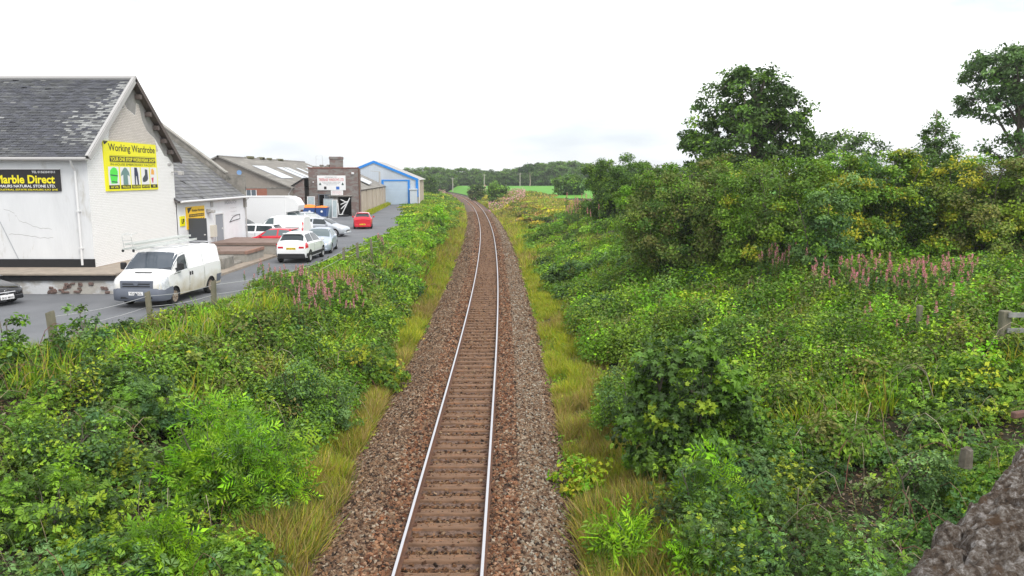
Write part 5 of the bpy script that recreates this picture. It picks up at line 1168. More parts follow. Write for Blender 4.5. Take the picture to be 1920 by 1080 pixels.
PAL = {   # leaf colours (linear), the leaves' own except in haze
 'bramble': [(.045, .13, .018), (.07, .19, .022), (.10, .25, .03), (.035, .095, .025), (.14, .27, .03)],
 'dark': [(.025, .075, .02), (.04, .11, .03), (.05, .14, .035), (.02, .055, .018)],
 'blue': [(.045, .125, .06), (.065, .165, .08), (.085, .20, .10), (.03, .095, .05)],
 'bright': [(.10, .30, .015), (.14, .36, .02), (.07, .23, .015), (.17, .38, .03)],
 'yellow': [(.15, .27, .02), (.18, .28, .025), (.11, .23, .02), (.20, .26, .03)],
 'olive': [(.072, .14, .04), (.09, .16, .05), (.055, .115, .035), (.10, .14, .06)],
 'mid': [(.06, .17, .02), (.08, .21, .028), (.05, .13, .02), (.11, .25, .035)],
 'grassy': [(.22, .32, .045), (.17, .29, .03), (.28, .32, .07), (.12, .24, .03)],
 'gold': [(.20, .19, .12), (.165, .165, .09), (.25, .25, .18), (.13, .20, .06)],
 'haze': [(.05, .14, .04), (.08, .20, .05), (.035, .09, .03)],  # far greens with the distant haze put into the colour
 'conif': [(.02, .06, .03), (.03, .08, .035), (.015, .045, .025)],
}
def pal(names, n, wts=None, g=rng, var=.18):
    c = np.array([q for nm in names for q in PAL[nm]]) * np.array([1.42, 1.03, .62]); p = None
    if wts is not None: p = np.concatenate([np.full(len(PAL[nm]), w / len(PAL[nm])) for nm, w in zip(names, wts)]); p /= p.sum()
    return c[g.choice(len(c), n, p=p)] * g.uniform(1 - var, 1 + var, (n, 1))
def clump_pal(names, nc, ci, wts=None, g=rng, var=.2, mix=.25):
    cc = pal(names, nc, wts, g, .2)[ci]; n = len(ci); k = g.random(n) < mix; cc[k] = pal(names, int(k.sum()), wts, g, .1); return cc * g.uniform(1 - var, 1 + var, (n, 1))
def leafsize(r): return .056 + .0023 * r

# ---- mounded ground cover of brambles and weeds
def cover(name, label, sampler, ymin, ymax, cnt, seed, zone, hfun, dens=1.0, tplf='oval', cat='undergrowth', lsc=1.0):
    g = np.random.default_rng(seed)
    u = g.random(cnt); y = ymin * (ymax / ymin) ** u          # denser near the camera
    x, ok = sampler(y, g.random(cnt)); x = x[ok]; y = y[ok]
    r = (.30 + .0085 * y) * g.uniform(.6, 1.4, len(x))
    z = H(x, y); Ps, Us, Ls, Cs = [], [], [], []
    hh = hfun(x, y)
    for i in range(len(x)):
        dist = math.hypot(x[i], y[i]); L = leafsize(dist) * lsc; area = 2.0 * math.pi * r[i] ** 2
        n = int(min(2600, max(12, dens * area * 3.3 / L ** 2)))
        d = g.normal(size=(n, 3)); d[:, 2] = np.abs(d[:, 2]) * .9; d /= np.linalg.norm(d, axis=1, keepdims=True)
        k = g.uniform(.62, 1.05, (n, 1)); lump = 1 + .25 * np.sin(d[:, :1] * 7 + i) * np.sin(d[:, 1:2] * 6 + i * 2)
        p = np.array([x[i], y[i], z[i] + hh[i] * .2]) + d * k * lump * np.array([r[i], r[i], min(r[i] * .45, .28) * (1 if y[i] < 90 else max(.25, 1 - (y[i] - 90) / 50)) + hh[i] * .62])
        Ps.append(p); Us.append(d * .8 + np.array([0, 0, .9])); Ls.append(L * g.uniform(.55, 1.35, n))
        names, wts = zone(x[i], y[i], g)
        if y[i] < 95: names = ['bright' if q_ in ('grassy', 'yellow') else q_ for q_ in names]
        c = clump_pal(names, 1, np.zeros(n, int), wts, g, .28, .3) * g.uniform(.62, 1.35) * np.array([g.uniform(.85, 1.2), 1, g.uniform(.8, 1.2)])
        Cs.append(c)
    P = np.concatenate(Ps); U_ = np.concatenate(Us); L = np.concatenate(Ls); C_ = np.concatenate(Cs)
    # nothing may grow out over the rails
    dd = np.abs(P[:, 0] - cx(P[:, 1])); k = (dd > 2.35)
    o = leaves(name, P[k], U_[k], .75, L[k], tplf, C_[k], M['leaf'])
    tag(o, label, cat, kind='stuff'); return o

def h_left(x, y):
    c = cx(y); e = xe(y); q = (c - 2.9 - x) / (c - 2.9 - e)
    base = .45 + .75 * fbm(x * .45, y * .45, 21)
    crest = .10 + .9 * np.clip(fbm(x * .5, y * .35, 3) - .5, 0, 1) * 2
    return base * np.where(q > .62, crest, 1.0) * np.clip(1.25 - y / 110, .35, 1) * np.where((y > 40) & (q > .4), .35, 1)
def s_left(y, u):
    c = cx(y); e = xe(y); x = c - 3.35 - .35 * vnoise(y * .7, y * 0, 4) * 2 - (np.clip(y - 28, 0, 30) * .045) + (e + .25 - (c - 3.35)) * u; return x, np.ones(len(y), bool)
def z_left(x, y, g):
    n = float(fbm(x * .35 + 9, y * .22, 31)); q = (cx(y) - 2.9 - x) / (cx(y) - 2.9 - xe(y)); m = float(fbm(x * .8, y * .5, 77))
    if y < 19: return (['dark', 'bramble', 'blue'], [.25, .5, .25]) if n < .5 else (['bramble', 'mid', 'bright'], [.5, .35, .15])
    if y > 45: return (['bramble', 'mid', 'grassy'], [.45, .35, .2]) if n < .52 else (['mid', 'bright', 'yellow'], [.5, .2, .3])
    if q > .6: return (['bramble', 'yellow', 'olive'], [.45, .25, .3]) if n < .5 else (['olive', 'mid', 'yellow'], [.4, .35, .25])
    if m > .58: return ['olive', 'bramble'], [.6, .4]
    return (['bramble', 'mid', 'blue'], [.5, .3, .2]) if n < .5 else (['mid', 'bramble', 'yellow'], [.4, .4, .2])
cover('bramble_bank', 'broad leaved brambles filling the nearest part of the left bank', s_left, 10, 18.5, 420, 40, z_left, h_left, tplf='trio', lsc=1.15, dens=.36)
cover('bramble_bank', 'tangled brambles and weeds covering the left bank below the yard', s_left, 17.5, 45, 900, 41, z_left, h_left, dens=.75)
cover('bramble_bank', 'bright green scrub covering the far left bank towards the warehouse', s_left, 45, 300, 1050, 42, z_left, h_left)

def h_right(x, y):
    d = x - cx(y); t = (d - 4) / (dr(y) - 4)
    a = .35 + 1.9 * fbm(x * .4, y * .4, 22) ** 1.5
    low = np.clip((22 - y) / 8, 0, 1) * np.clip((d - 6) / 2, 0, 1)       # low ivy and bramble carpet near the bridge
    return a * (1 - .72 * low) * np.clip(1.4 - y / 70, .08, 1)
def s_right(y, u):
    c = cx(y); D = dr(y); x = c + 4.0 + .5 * vnoise(y * .6, y * 0, 5) + (D + 7 - 4) * u
    ok = np.ones(len(x), bool)
    # patches of bare earth
    for (bx, by, br) in bare: ok &= (x - bx) ** 2 + (y - by) ** 2 > br * br
    return x, ok
bare = [G(1560, 885, 1.2)[:2] + (.6,), G(1620, 900, 1.4)[:2] + (.5,), G(1690, 985, 1.3)[:2] + (.45,)]
def z_right(x, y, g):
    n = float(fbm(x * .35 + 4, y * .25, 33)); m = float(fbm(x * .7, y * .5, 78)); d = x - cx(y)
    if y < 17: return (['bramble', 'blue', 'dark'], [.55, .25, .2]) if n < .55 else (['bramble', 'mid'], [.6, .4])
    if y < 27:
        if m > .52: return ['olive', 'grassy', 'mid'], [.4, .3, .3]
        return (['bramble', 'yellow', 'mid'], [.5, .2, .3]) if n < .5 else (['mid', 'bramble', 'blue'], [.4, .3, .3])
    if y > 95: return ['olive', 'grassy', 'gold'], [.35, .4, .25]
    if m > .56: return ['grassy', 'mid', 'olive'], [.45, .3, .25]
    return (['mid', 'blue', 'bright'], [.5, .25, .25]) if n < .5 else (['bramble', 'mid', 'olive'], [.4, .4, .2])
cover('bramble_bank', 'low carpet of bramble and ivy leaves on the right bank near the bridge', s_right, 9.5, 18, 620, 43, z_right, h_right, tplf='trio', lsc=1.15, dens=.40)
cover('bramble_bank', 'mixed brambles, tall weeds and grasses rising over the right bank', s_right, 18, 55, 1500, 44, z_right, h_right, dens=.75)
cover('bramble_bank', 'rough scrub and weeds on the far right bank below the green field', s_right, 55, 210, 800, 45, z_right, h_right)

# ---- grass
def grass(name, label, n, ymin, ymax, seed, sampler, cols, Lh, z0=0.0):
    g = np.random.default_rng(seed); y = ymin * (ymax / ymin) ** g.random(n)
    x, ok = sampler(y, g.random(n)); x = x[ok]; y = y[ok]; n = len(x)
    cl = fbm(x * 1.7, y * 1.2, seed); k = g.random(n) < np.clip((cl - .30) * 5, .06, 1); x = x[k]; y = y[k]; n = len(x)
    P = np.stack([x, y, H(x, y) + z0], 1); T = np.stack([g.normal(size=n) * .38, g.normal(size=n) * .38, np.ones(n)], 1); T /= np.linalg.norm(T, axis=1, keepdims=True)
    N = np.stack([g.normal(size=n), g.normal(size=n), np.zeros(n)], 1); N -= T * np.sum(N * T, 1, keepdims=True); N /= np.linalg.norm(N, axis=1, keepdims=True); B = np.cross(N, T)
    L = Lh * g.uniform(.45, 1.3, n) * (.55 + .9 * cl[k]); W = L * (.36 + .012 * y) 
    c = cols(x, y, g)
    o = template_mesh(name, P, T, B, N, np.stack([L, W, L], 1), TPL['blade'][0], TPL['blade'][1], c, M['grass']); tag(o, label, 'grass', kind='stuff'); return o
def edge_right(y, u): c = cx(y); return c + 2.72 + u ** 1.2 * (1.9 + .6 * vnoise(y * .4, y * 0, 3)), np.ones(len(y), bool)
def edge_left(y, u): c = cx(y); return c - 2.75 - u ** 1.1 * (1.1 + np.clip(y - 22, 0, 40) * .05), np.ones(len(y), bool)
def gcol(x, y, g):
    n = len(x); c = pal(['grassy', 'yellow'], n, [.7, .3], g); gd = pal(['gold'], n, None, g)
    k = (fbm(x * .5, y * .3, 55) + np.where(y < 17, .16, 0) + g.normal(size=n) * .14) > .60; c[k] = gd[k]; return c * (.55 + .8 * fbm(x * 2.3, y * 1.6, 56))[:, None]
grass('verge_grass', 'yellow green and straw coloured grass strip along the right edge of the ballast', 150000, 11, 60, 71, edge_right, gcol, .36)
grass('verge_grass', 'pale yellow grass strip on the far right side of the curving track', 30000, 60, 260, 72, edge_right, gcol, .6)
grass('verge_grass', 'dry golden and green grass along the left edge of the ballast', 120000, 11, 60, 73, edge_left, gcol, .42)
grass('verge_grass', 'pale grass strip on the far left side of the curving track', 26000, 60, 260, 74, edge_left, gcol, .6)
def bank_r(y, u): c = cx(y); D = dr(y); return c + 5 + (D + 4) * u, fbm(u * 9, y * .22, 88) > .42
def bank_l(y, u): c = cx(y); e = xe(y); return c - 4 + (e + 1.6 - c + 4) * u, fbm(u * 5, y * .25, 89) > .5
def bcol(x, y, g):
    n = len(x); c = pal(['grassy', 'mid', 'bright'], n, [.45, .35, .2], g); k = g.random(n) < np.clip((y - 60) / 60, 0.10, .6); c[k] = pal(['gold'], k.sum(), None, g) ; return c
grass('tall_grass', 'tall green and seeding grasses standing among the weeds of the right bank', 80000, 17, 60, 75, bank_r, bcol, .62, .1)
grass('tall_grass', 'tan and green long grasses on the crest of the far right bank', 40000, 60, 150, 76, bank_r, bcol, .45, .0)
grass('tall_grass', 'long green grass blades among brambles on the left bank', 26000, 16, 60, 77, bank_l, bcol, .75, .1)
def roadside(y, u): return xe(y) + .1 + (u - .5) * 1.1, np.ones(len(y), bool)
grass('roadside_grass', 'ragged green grass and weeds along the edge of the yard tarmac', 30000, 15, 130, 78, roadside, bcol, .32)
def wallside(y, u): t = (y - 94.7) / 38.3; return -18.35 - 3 * t + u * (.9 - .3 * t), np.ones(len(y), bool)
g0 = grass('roadside_grass', 'yellow green weeds along the foot of the cream panelled wall', 9000, 95, 130, 79, wallside, lambda x, y, g: pal(['grassy', 'yellow'], len(x), None, g), .45)

# ---- trees and shrubs: trunk, limbs, leaf clumps
def tree(name, label, cat, x, y, h, env, nclump, lpc, L, palette, wts=None, group=None, trunk=.15, cr=.5, tpl='oval', zb=None, shell=.55, limbs=6, seed=1, droop=0.0, stems=1, flat=.65, barkm=None, spread=.8, tz=None, yellow=None):
    """env: ellipsoids (cx, cy, cz, rx, ry, rz) relative to the base"""
    g = np.random.default_rng(seed); z = float(H(x, y)) if zb is None else zb
    t = thing(name, label, cat, (x, y, z), 0, group)
    ev = np.array(env, float); vol = ev[:, 3] * ev[:, 4] * ev[:, 5]; pick = g.choice(len(ev), nclump, p=vol ** .8 / (vol ** .8).sum())
    d = g.normal(size=(nclump, 3)); d /= np.linalg.norm(d, axis=1, keepdims=True); rr = g.random((nclump, 1)) ** (1 / 3.0); rr = shell + (1 - shell) * rr
    C = ev[pick, :3] + d * rr * ev[pick, 3:6]; C[:, 2] = np.maximum(C[:, 2], .12)
    # limbs
    Tm = MB(); top = tz or float(ev[:, 2].max() + ev[:, 5].max() * .45); base_z = float((ev[:, 2] - ev[:, 5]).min())
    ax = []
    for s_ in range(stems):
        ox, oy = (0, 0) if stems == 1 else (g.normal() * .12 * h * .25, g.normal() * .12 * h * .25)
        lx, ly = g.normal() * .03 * h, g.normal() * .03 * h
        if stems > 1: lx += ox * 4; ly += oy * 4
        pts = [(ox + lx * (q / 6) ** 1.3 + g.normal() * .01 * h, oy + ly * (q / 6) ** 1.3 + g.normal() * .01 * h, -.3 + (top + .3) * q / 6) for q in range(7)]
        Tm.tube(pts, trunk / (stems ** .5), 7, trunk * .18); ax += [pts[k] for k in range(1, 7)]
    ax = np.array(ax); nodes = [tuple(a) for a in ax]; nr = [trunk * .5] * len(ax)
    for k in g.choice(nclump, min(nclump, limbs), replace=False):
        c = C[k]; low = ax[ax[:, 2] < max(c[2] - .1 * h, ax[:, 2].min() + .01)]; low = low if len(low) else ax[:1]
        a = low[np.argmin(np.linalg.norm(low - c, axis=1) + .2 * g.random(len(low)) * h)]
        pts = [a + (c - a) * q + np.array([0, 0, .12 * np.linalg.norm(c - a) * math.sin(math.pi * q)]) + g.normal(size=3) * .02 * np.linalg.norm(c - a) for q in (0, .3, .6, .9)]
        Tm.tube(pts, trunk * .42, 5, trunk * .08, cap=False); nodes += [tuple(p) for p in pts[1:]]
    nodes = np.array(nodes)
    for k in range(min(nclump, 260)):
        c = C[k]; a = nodes[np.argmin(np.linalg.norm(nodes - c, axis=1))]; 
        Tm.tube([a, (a + c) / 2 + g.normal(size=3) * .03, c], trunk * .10, 3, trunk * .03, cap=False)
    Tm.build('trunk', barkm or M['bark'], t, local=True)
    n = nclump * lpc; ci = np.repeat(np.arange(nclump), lpc)
    cs = cr * g.uniform(.6, 1.4, nclump)[ci][:, None]
    off = g.normal(size=(n, 3)); off *= (g.random((n, 1)) ** .45) / (np.linalg.norm(off, axis=1, keepdims=True) + 1e-9) ; off = off * cs * np.array([1, 1, flat])
    P = C[ci] + off; P[:, 2] -= droop * (off[:, 0] ** 2 + off[:, 1] ** 2) / cr; P[:, 2] = np.maximum(P[:, 2], -.1)
    outw = P - ev[:, :3].mean(0); outw /= np.linalg.norm(outw, axis=1, keepdims=True) + 1e-6
    U_ = np.array([0, 0, .8]) + outw * .7 + off / (cr + 1e-6) * .4
    c = clump_pal(palette, nclump, ci, wts, g, .2) * g.uniform(.7, 1.3, nclump)[ci][:, None]  # random clump brightness stands in for shadow contrast between clumps
    if yellow is not None:      # some clumps turning
        k = (g.random(nclump) < yellow)[ci]; c[k] = pal(['yellow', 'grassy'], int(k.sum()), [.6, .4], g)
    if tpl == 'ash' : Td = off / (np.linalg.norm(off, axis=1, keepdims=True) + 1e-6) + np.array([0, 0, .1])
    else: Td = None
    leaves('crown', P, U_, spread, L * g.uniform(.6, 1.3, n), tpl, c, M['leaf'], t, local=True, Tdir=Td)
    return t

# ---- dead leaves and twigs on the bare soil of the banks
def litter(name, label, n, y0, y1, seed, L):
    g = np.random.default_rng(seed); y = y0 * (y1 / y0) ** g.random(n); c = cx(y); x = np.where(g.random(n) < .65, c + 3.5 + 12 * g.random(n), c - 3.2 - 8 * g.random(n)); k = x > xe(y); x = x[k]; y = y[k]; n = len(x)
    cc = np.array([(.16, .10, .06), (.24, .17, .11), (.09, .055, .035), (.32, .26, .2), (.07, .14, .03)])[g.integers(0, 5, n)] * g.uniform(.7, 1.2, (n, 1))
    o = leaves(name, np.stack([x, y, H(x, y) + g.uniform(0, .05, n)], 1), np.tile([0, 0, 1.0], (n, 1)), .45, L * g.uniform(.5, 1.6, n), 'oval', cc, M['grass'], asp=.7); tag(o, label, 'leaf litter', kind='stuff')
litter('leaf_litter', 'brown leaf litter and twigs on bare soil between the brambles', 70000, 9.5, 30, 91, .09)

# small broad-leaved weeds in the grass strips and at the ballast edge
def weeds(label, n, y0, y1, seed, L):
    g = np.random.default_rng(seed); m = 26; y = y0 * (y1 / y0) ** g.random(n); sd = np.where(g.random(n) < .6, 1, -1); x = cx(y) + sd * (2.55 + 1.9 * g.random(n) ** 1.3 * np.where(sd < 0, .6, 1)); k = fbm(x * .8, y * .5, 93) > .45; x = x[k]; y = y[k]; n = len(x)
    ci = np.repeat(np.arange(n), m); h = g.uniform(.08, .38, n)[ci]; a = g.uniform(0, 6.28, n * m); r = g.random(n * m) * h * .8
    P = np.stack([x[ci] + np.cos(a) * r, y[ci] + np.sin(a) * r, H(x, y)[ci] + h * g.random(n * m)], 1); k2 = np.abs(P[:, 0] - cx(P[:, 1])) > 2.2
    c = clump_pal(['bramble', 'mid', 'bright', 'grassy'], n, ci, [.3, .3, .2, .2], g)
    o = leaves('verge_weeds', P[k2], np.stack([np.cos(a), np.sin(a), np.full(n * m, 1.2)], 1)[k2], .5, (L * (1 + y[ci] * .02) * g.uniform(.5, 1.3, n * m))[k2], 'oval', c[k2], M['leaf']); tag(o, label, 'weeds', kind='stuff')
weeds('small leafy weeds dotted through the grass strips beside the ballast', 900, 11, 70, 94, .06)

def gold_l(y, u): c = cx(y); return c - 2.45 - 1.5 * u, np.ones(len(y), bool)
def gold_r(y, u): c = cx(y); return c + 2.65 + 1.7 * u, np.ones(len(y), bool)
gc = lambda x, y, g: pal(['gold', 'grassy', 'olive'], len(x), [.62, .25, .13], g) * (.6 + .7 * fbm(x * 3, y * 2, 57))[:, None]
grass('dry_grass', 'tall dry golden grass tufts at the bottom left edge of the ballast', 22000, 10.8, 17.5, 95, gold_l, gc, .62)
grass('dry_grass', 'tall dry golden grass tufts at the bottom right edge of the ballast', 20000, 10.8, 15.5, 96, gold_r, gc, .62)
# dead and green canes arching out of the brambles
def canes(label, n, y0, y1, seed):
    g = random.Random(seed); P = MB()
    for k in range(n):
        y = y0 * (y1 / y0) ** g.random(); c = float(cx(y)); e = float(xe(y)); x = c + g.uniform(4.5, 14) if g.random() < .5 else c - 3.4 - g.random() * max(.5, (c - 3.4 - e - .8))
        z = float(H(x, y)) + .25; a = g.uniform(0, 6.28); L = g.uniform(.5, 1.4); hh = g.uniform(.35, .85); dx, dy = math.cos(a) * L, math.sin(a) * L
        cc = g.choice([(.16, .10, .06), (.24, .19, .12), (.10, .14, .04), (.14, .05, .04), (.32, .27, .2)])
        P.tube([(x + dx * t, y + dy * t, z + hh * math.sin(math.pi * t ** .8) * (1 if t < .95 else .9)) for t in (0, .2, .4, .6, .8, 1)], .006 + .00025 * y, 3, .003, col=cc, cap=False)
    tag(P.build('bramble_canes', M['cane'], tint=True), label, 'bramble canes', kind='stuff')
M['cane'] = tint_mat('cane', .8)
canes('thin brown and green canes arching out of the brambles on both banks', 900, 11, 50, 5)
def at(u, D): return (u - 960) / 1440 * (D * .99 + .65)
def hz(v, D): return CAM_Z - (v - 330) * (D * .99 + .65) / 1455      # height seen at row v at depth D
# ---- the big trees on the right
X = at(1397, 56); z = float(H(X, 56))
tree('sycamore_tree', 'large round dark green tree rising behind the bushes right of the track', 'tree', X, 56, 13.4, [(-.3, 0, 9.2, 3.6, 3.4, 2.6), (-.3, 0, 7.0, 4.4, 4.0, 2.6), (.1, 0, 10.4, 2.4, 2.4, 1.6), (2.6, 0, 6.4, 2.4, 2.4, 1.4), (-2.9, 0, 6.0, 2.1, 2.0, 1.2), (2.2, 0, 8.8, 2.0, 1.8, 1.4), (-2.0, 0, 4.8, 2.4, 2, 1.4)], 330, 72, .29, ['dark', 'mid'], [.75, .25], None, .28, .62, 'oval', z, .35, 40, 3, tz=11)
X = at(1900, 56)
tree('ash_tree', 'tall open crowned grey green tree at the right edge with bare limbs showing', 'tree', X, 56, 14.5, [(-1.0, 0, 11.6, 3.6, 3.0, 1.7), (1.5, 0, 11.2, 3.6, 3.0, 2.2), (-2.0, 0, 9.4, 2.6, 2.4, 1.4), (2.2, 0, 8.2, 3.0, 2.4, 1.8), (0, 0, 6.0, 2.6, 2.0, 1.8), (-1.3, 0, 12.1, 3.0, 2.6, 1.2)], 270, 80, .26, ['dark', 'blue'], [.55, .45], None, .30, .60, 'oval', float(H(X, 56)), .5, 44, 5, tz=12)
X = at(1740, 41)
tree('young_tree', 'slim pointed tree with a pale trunk standing above the right hand bushes', 'tree', X, 41, 9, [(0, 0, 6.9, .35, .35, .8), (0, 0, 6.5, .55, .5, .8), (0, 0, 6.2, .8, .8, .9), (0, 0, 5.2, 1.3, 1.3, 1.0), (0, 0, 3.6, 2.2, 2.0, 1.4), (0, 0, 1.6, 2.4, 2.0, 1.4)], 260, 70, .17, ['dark', 'mid'], [.7, .3], None, .14, .42, 'oval', None, .3, 20, 6, barkm=mat('pale_bark', (.28, .27, .2), .9), tz=7.9)
X = at(1578, 82)
tree('round_tree', 'distant domed dark tree peeping over the bushes between the two tall trees', 'tree', X, 82, 9, [(0, 0, 5.3, 4.4, 4, 3.6), (0, 0, 2.5, 4.8, 4, 2.6)], 240, 60, .36, ['dark', 'mid'], [.7, .3], None, .25, .8, 'oval', None, .6, 10, 7)
# ---- the thicket of bushes right of the track, each bush of its own
B_ = [
 ('bush', 'rounded mid green bush nearest the field, leftmost of the thicket', 1162, 72, 288, 7.2, 3.7, ['mid', 'dark'], [.6, .4], None, 170),
 ('bush', 'bright green spreading bush low between the round bush and brown hawthorn', 1222, 52, 335, 4.4, 2.7, ['bright', 'mid'], [.4, .6], None, 120),
 ('hawthorn_bush', 'wide brownish olive hawthorn bush at the left front of the thicket', 1300, 39, 296, 5.6, 3.7, ['olive', 'mid', 'dark'], [.5, .3, .2], None, 200),
 ('hawthorn_bush', 'hawthorn bush with yellow and orange leaf tips below the tall round tree', 1455, 35, 290, 5.6, 3.0, ['mid', 'bramble', 'olive'], [.5, .3, .2], .14, 200),
 ('bush', 'light yellowish green bush right of the yellow tipped hawthorn', 1560, 35, 286, 6.0, 2.6, ['mid', 'yellow', 'blue'], [.55, .2, .25], .05, 190),
 ('bush', 'deep green bush with lighter top left of the slim pointed tree', 1650, 36, 278, 6.2, 2.7, ['dark', 'mid', 'yellow'], [.45, .35, .2], .05, 170),
 ('hawthorn_bush', 'olive and yellow hawthorn bush right of the slim pointed tree', 1838, 34.5, 280, 5.6, 2.7, ['olive', 'yellow', 'mid'], [.5, .2, .3], .06, 190),
 ('bush', 'green bush cut off by the right edge below the open crowned tree', 1945, 34, 290, 5.2, 2.6, ['mid', 'olive'], [.5, .5], .05, 150),
 ('bush', 'dull green bush in the gap below the foot of the tall round tree', 1380, 42, 292, 6.2, 3.2, ['mid', 'olive', 'dark'], [.4, .3, .3], None, 130),
 ('bush', 'dark bush behind the slim pointed tree', 1748, 38, 285, 6.2, 3.0, ['dark', 'mid'], [.8, .2], None, 120),
]
for i, (nm, lb, u, D, vt, h0, rx, pl, wt, yl, nc) in enumerate(B_):
    X = at(u, D); zb = float(H(X, D)); top = hz(vt, D) - zb; 
    e = [(0, 0, top * .62, rx * .8, rx * .75, top * .36), (rx * .35, -rx * .15, top * .42, rx * .68, rx * .6, top * .36), (-rx * .38, 0, top * .40, rx * .62, rx * .65, top * .34), (0, -rx * .3, top * .24, rx * .9, rx * .6, top * .22), (rx * .1, 0, top * .16, rx * .9, rx * .6, top * .14)]
    e += [(-rx * .5, 0, top * .68, rx * .42, rx * .4, top * .26), (rx * .5, 0, top * .66, rx * .42, rx * .4, top * .26)]
    tree(nm, lb, 'bush', X, D, top, e, int(nc * 1.2 * (rx / 2.8) ** 1.2), 190, .105 + .0010 * D, pl, wt, None, .10, .50 * (rx / 2.8) ** .6, 'oval', zb, .66, 14, 20 + i, stems=4, yellow=yl)
X = at(1545, 30.5)
tree('willow_bush', 'feathery blue green willow bush standing in front of the hawthorn thicket', 'bush', X, 30.5, 4.2, [(0, 0, 3.0, .9, .8, 1.1), (-.25, 0, 1.8, 1.0, .9, 1.2), (.2, 0, .8, .7, .7, .8)], 80, 110, .13, ['blue', 'dark', 'mid'], [.5, .25, .25], None, .07, .42, 'oval', None, .5, 8, 40, stems=3)
# ---- shrubs on the near banks
def shrub(name, label, u, v, z0, top, rx, pl, wt, nc, lpc, L, tpl='oval', seed=1, cr=.3, stems=3, env=None, shell=.5, flat=.7, yl=None, droop=0):
    X, D, _ = G(u, v, z0); zb = float(H(X, D))
    e = env or [(0, 0, top * .62, rx * .8, rx * .8, top * .36), (rx * .3, -rx * .2, top * .35, rx * .75, rx * .7, top * .33), (-rx * .3, .1, top * .35, rx * .75, rx * .7, top * .33)]
    return tree(name, label, 'shrub', X, D, top, e, nc, lpc, L, pl, wt, None, .035 + .012 * top, cr, tpl, zb, shell, 8, seed, droop, stems, flat, yellow=yl)
shrub('sycamore_shrub', 'big dark sycamore shrub with pale lobed shoots right of the track', 1290, 880, .2, 3.4, 1.5, ['dark', 'mid', 'bramble'], [.5, .25, .25], 130, 62, .15, 'maple', 51, .34, 5)
shrub('sycamore_shoot', 'light green sycamore shoots poking above the big dark sycamore shrub', 1345, 745, 1.4, 2.0, 1.0, ['bright', 'mid', 'bramble'], [.35, .4, .25], 34, 34, .15, 'maple', 52, .26, 5)
shrub('leafy_shrub', 'grey green small leaved shrub left of the big dark sycamore shrub', 1180, 810, 0, 2.1, .95, ['blue', 'mid', 'bramble'], [.5, .3, .2], 60, 75, .085, 'oval', 53, .26)
shrub('ash_sapling', 'tall thin ash sapling in front of the dark sycamore shrub', 1335, 960, .5, 1.9, .55, ['mid', 'bright', 'blue'], [.4, .2, .4], 37, 9, .37, 'ash', 54, .22, 2)
shrub('ash_sapling', 'bright ash sapling at the bottom edge beside the dry golden grass', 1170, 1060, -.2, 1.25, .5, ['bright', 'mid'], [.7, .3], 32, 9, .36, 'ash', 55, .2, 2)
shrub('ash_sapling', 'smaller bright ash sapling between golden grass and the bramble carpet', 1312, 1065, .3, 1.0, .38, ['bright', 'mid'], [.6, .4], 22, 8, .35, 'ash', 56, .18, 2)
shrub('maple_sapling', 'yellow green maple sapling at the right edge of the ballast', 1085, 915, -.3, 1.15, .62, ['yellow', 'bright'], [.6, .4], 40, 24, .10, 'maple', 57, .24, 3)
shrub('willow_shrub', 'small grey green willow shrub standing alone in the bramble carpet', 1738, 890, 1.5, 1.35, .5, ['blue', 'dark'], [.6, .4], 34, 80, .075, 'oval', 58, .2, 4)
shrub('rowan_sapling', 'bright young sapling in front of the dark bushes near the right edge', 1820, 505, 2.3, 1.7, .45, ['bright'], None, 22, 8, .37, 'ash', 59, .22, 1)
shrub('bramble_bush', 'pale leaved bramble bush right of the big dark sycamore shrub', 1395, 870, .8, 1.0, .8, ['blue', 'bramble'], [.6, .4], 44, 34, .13, 'trio', 60, .26)
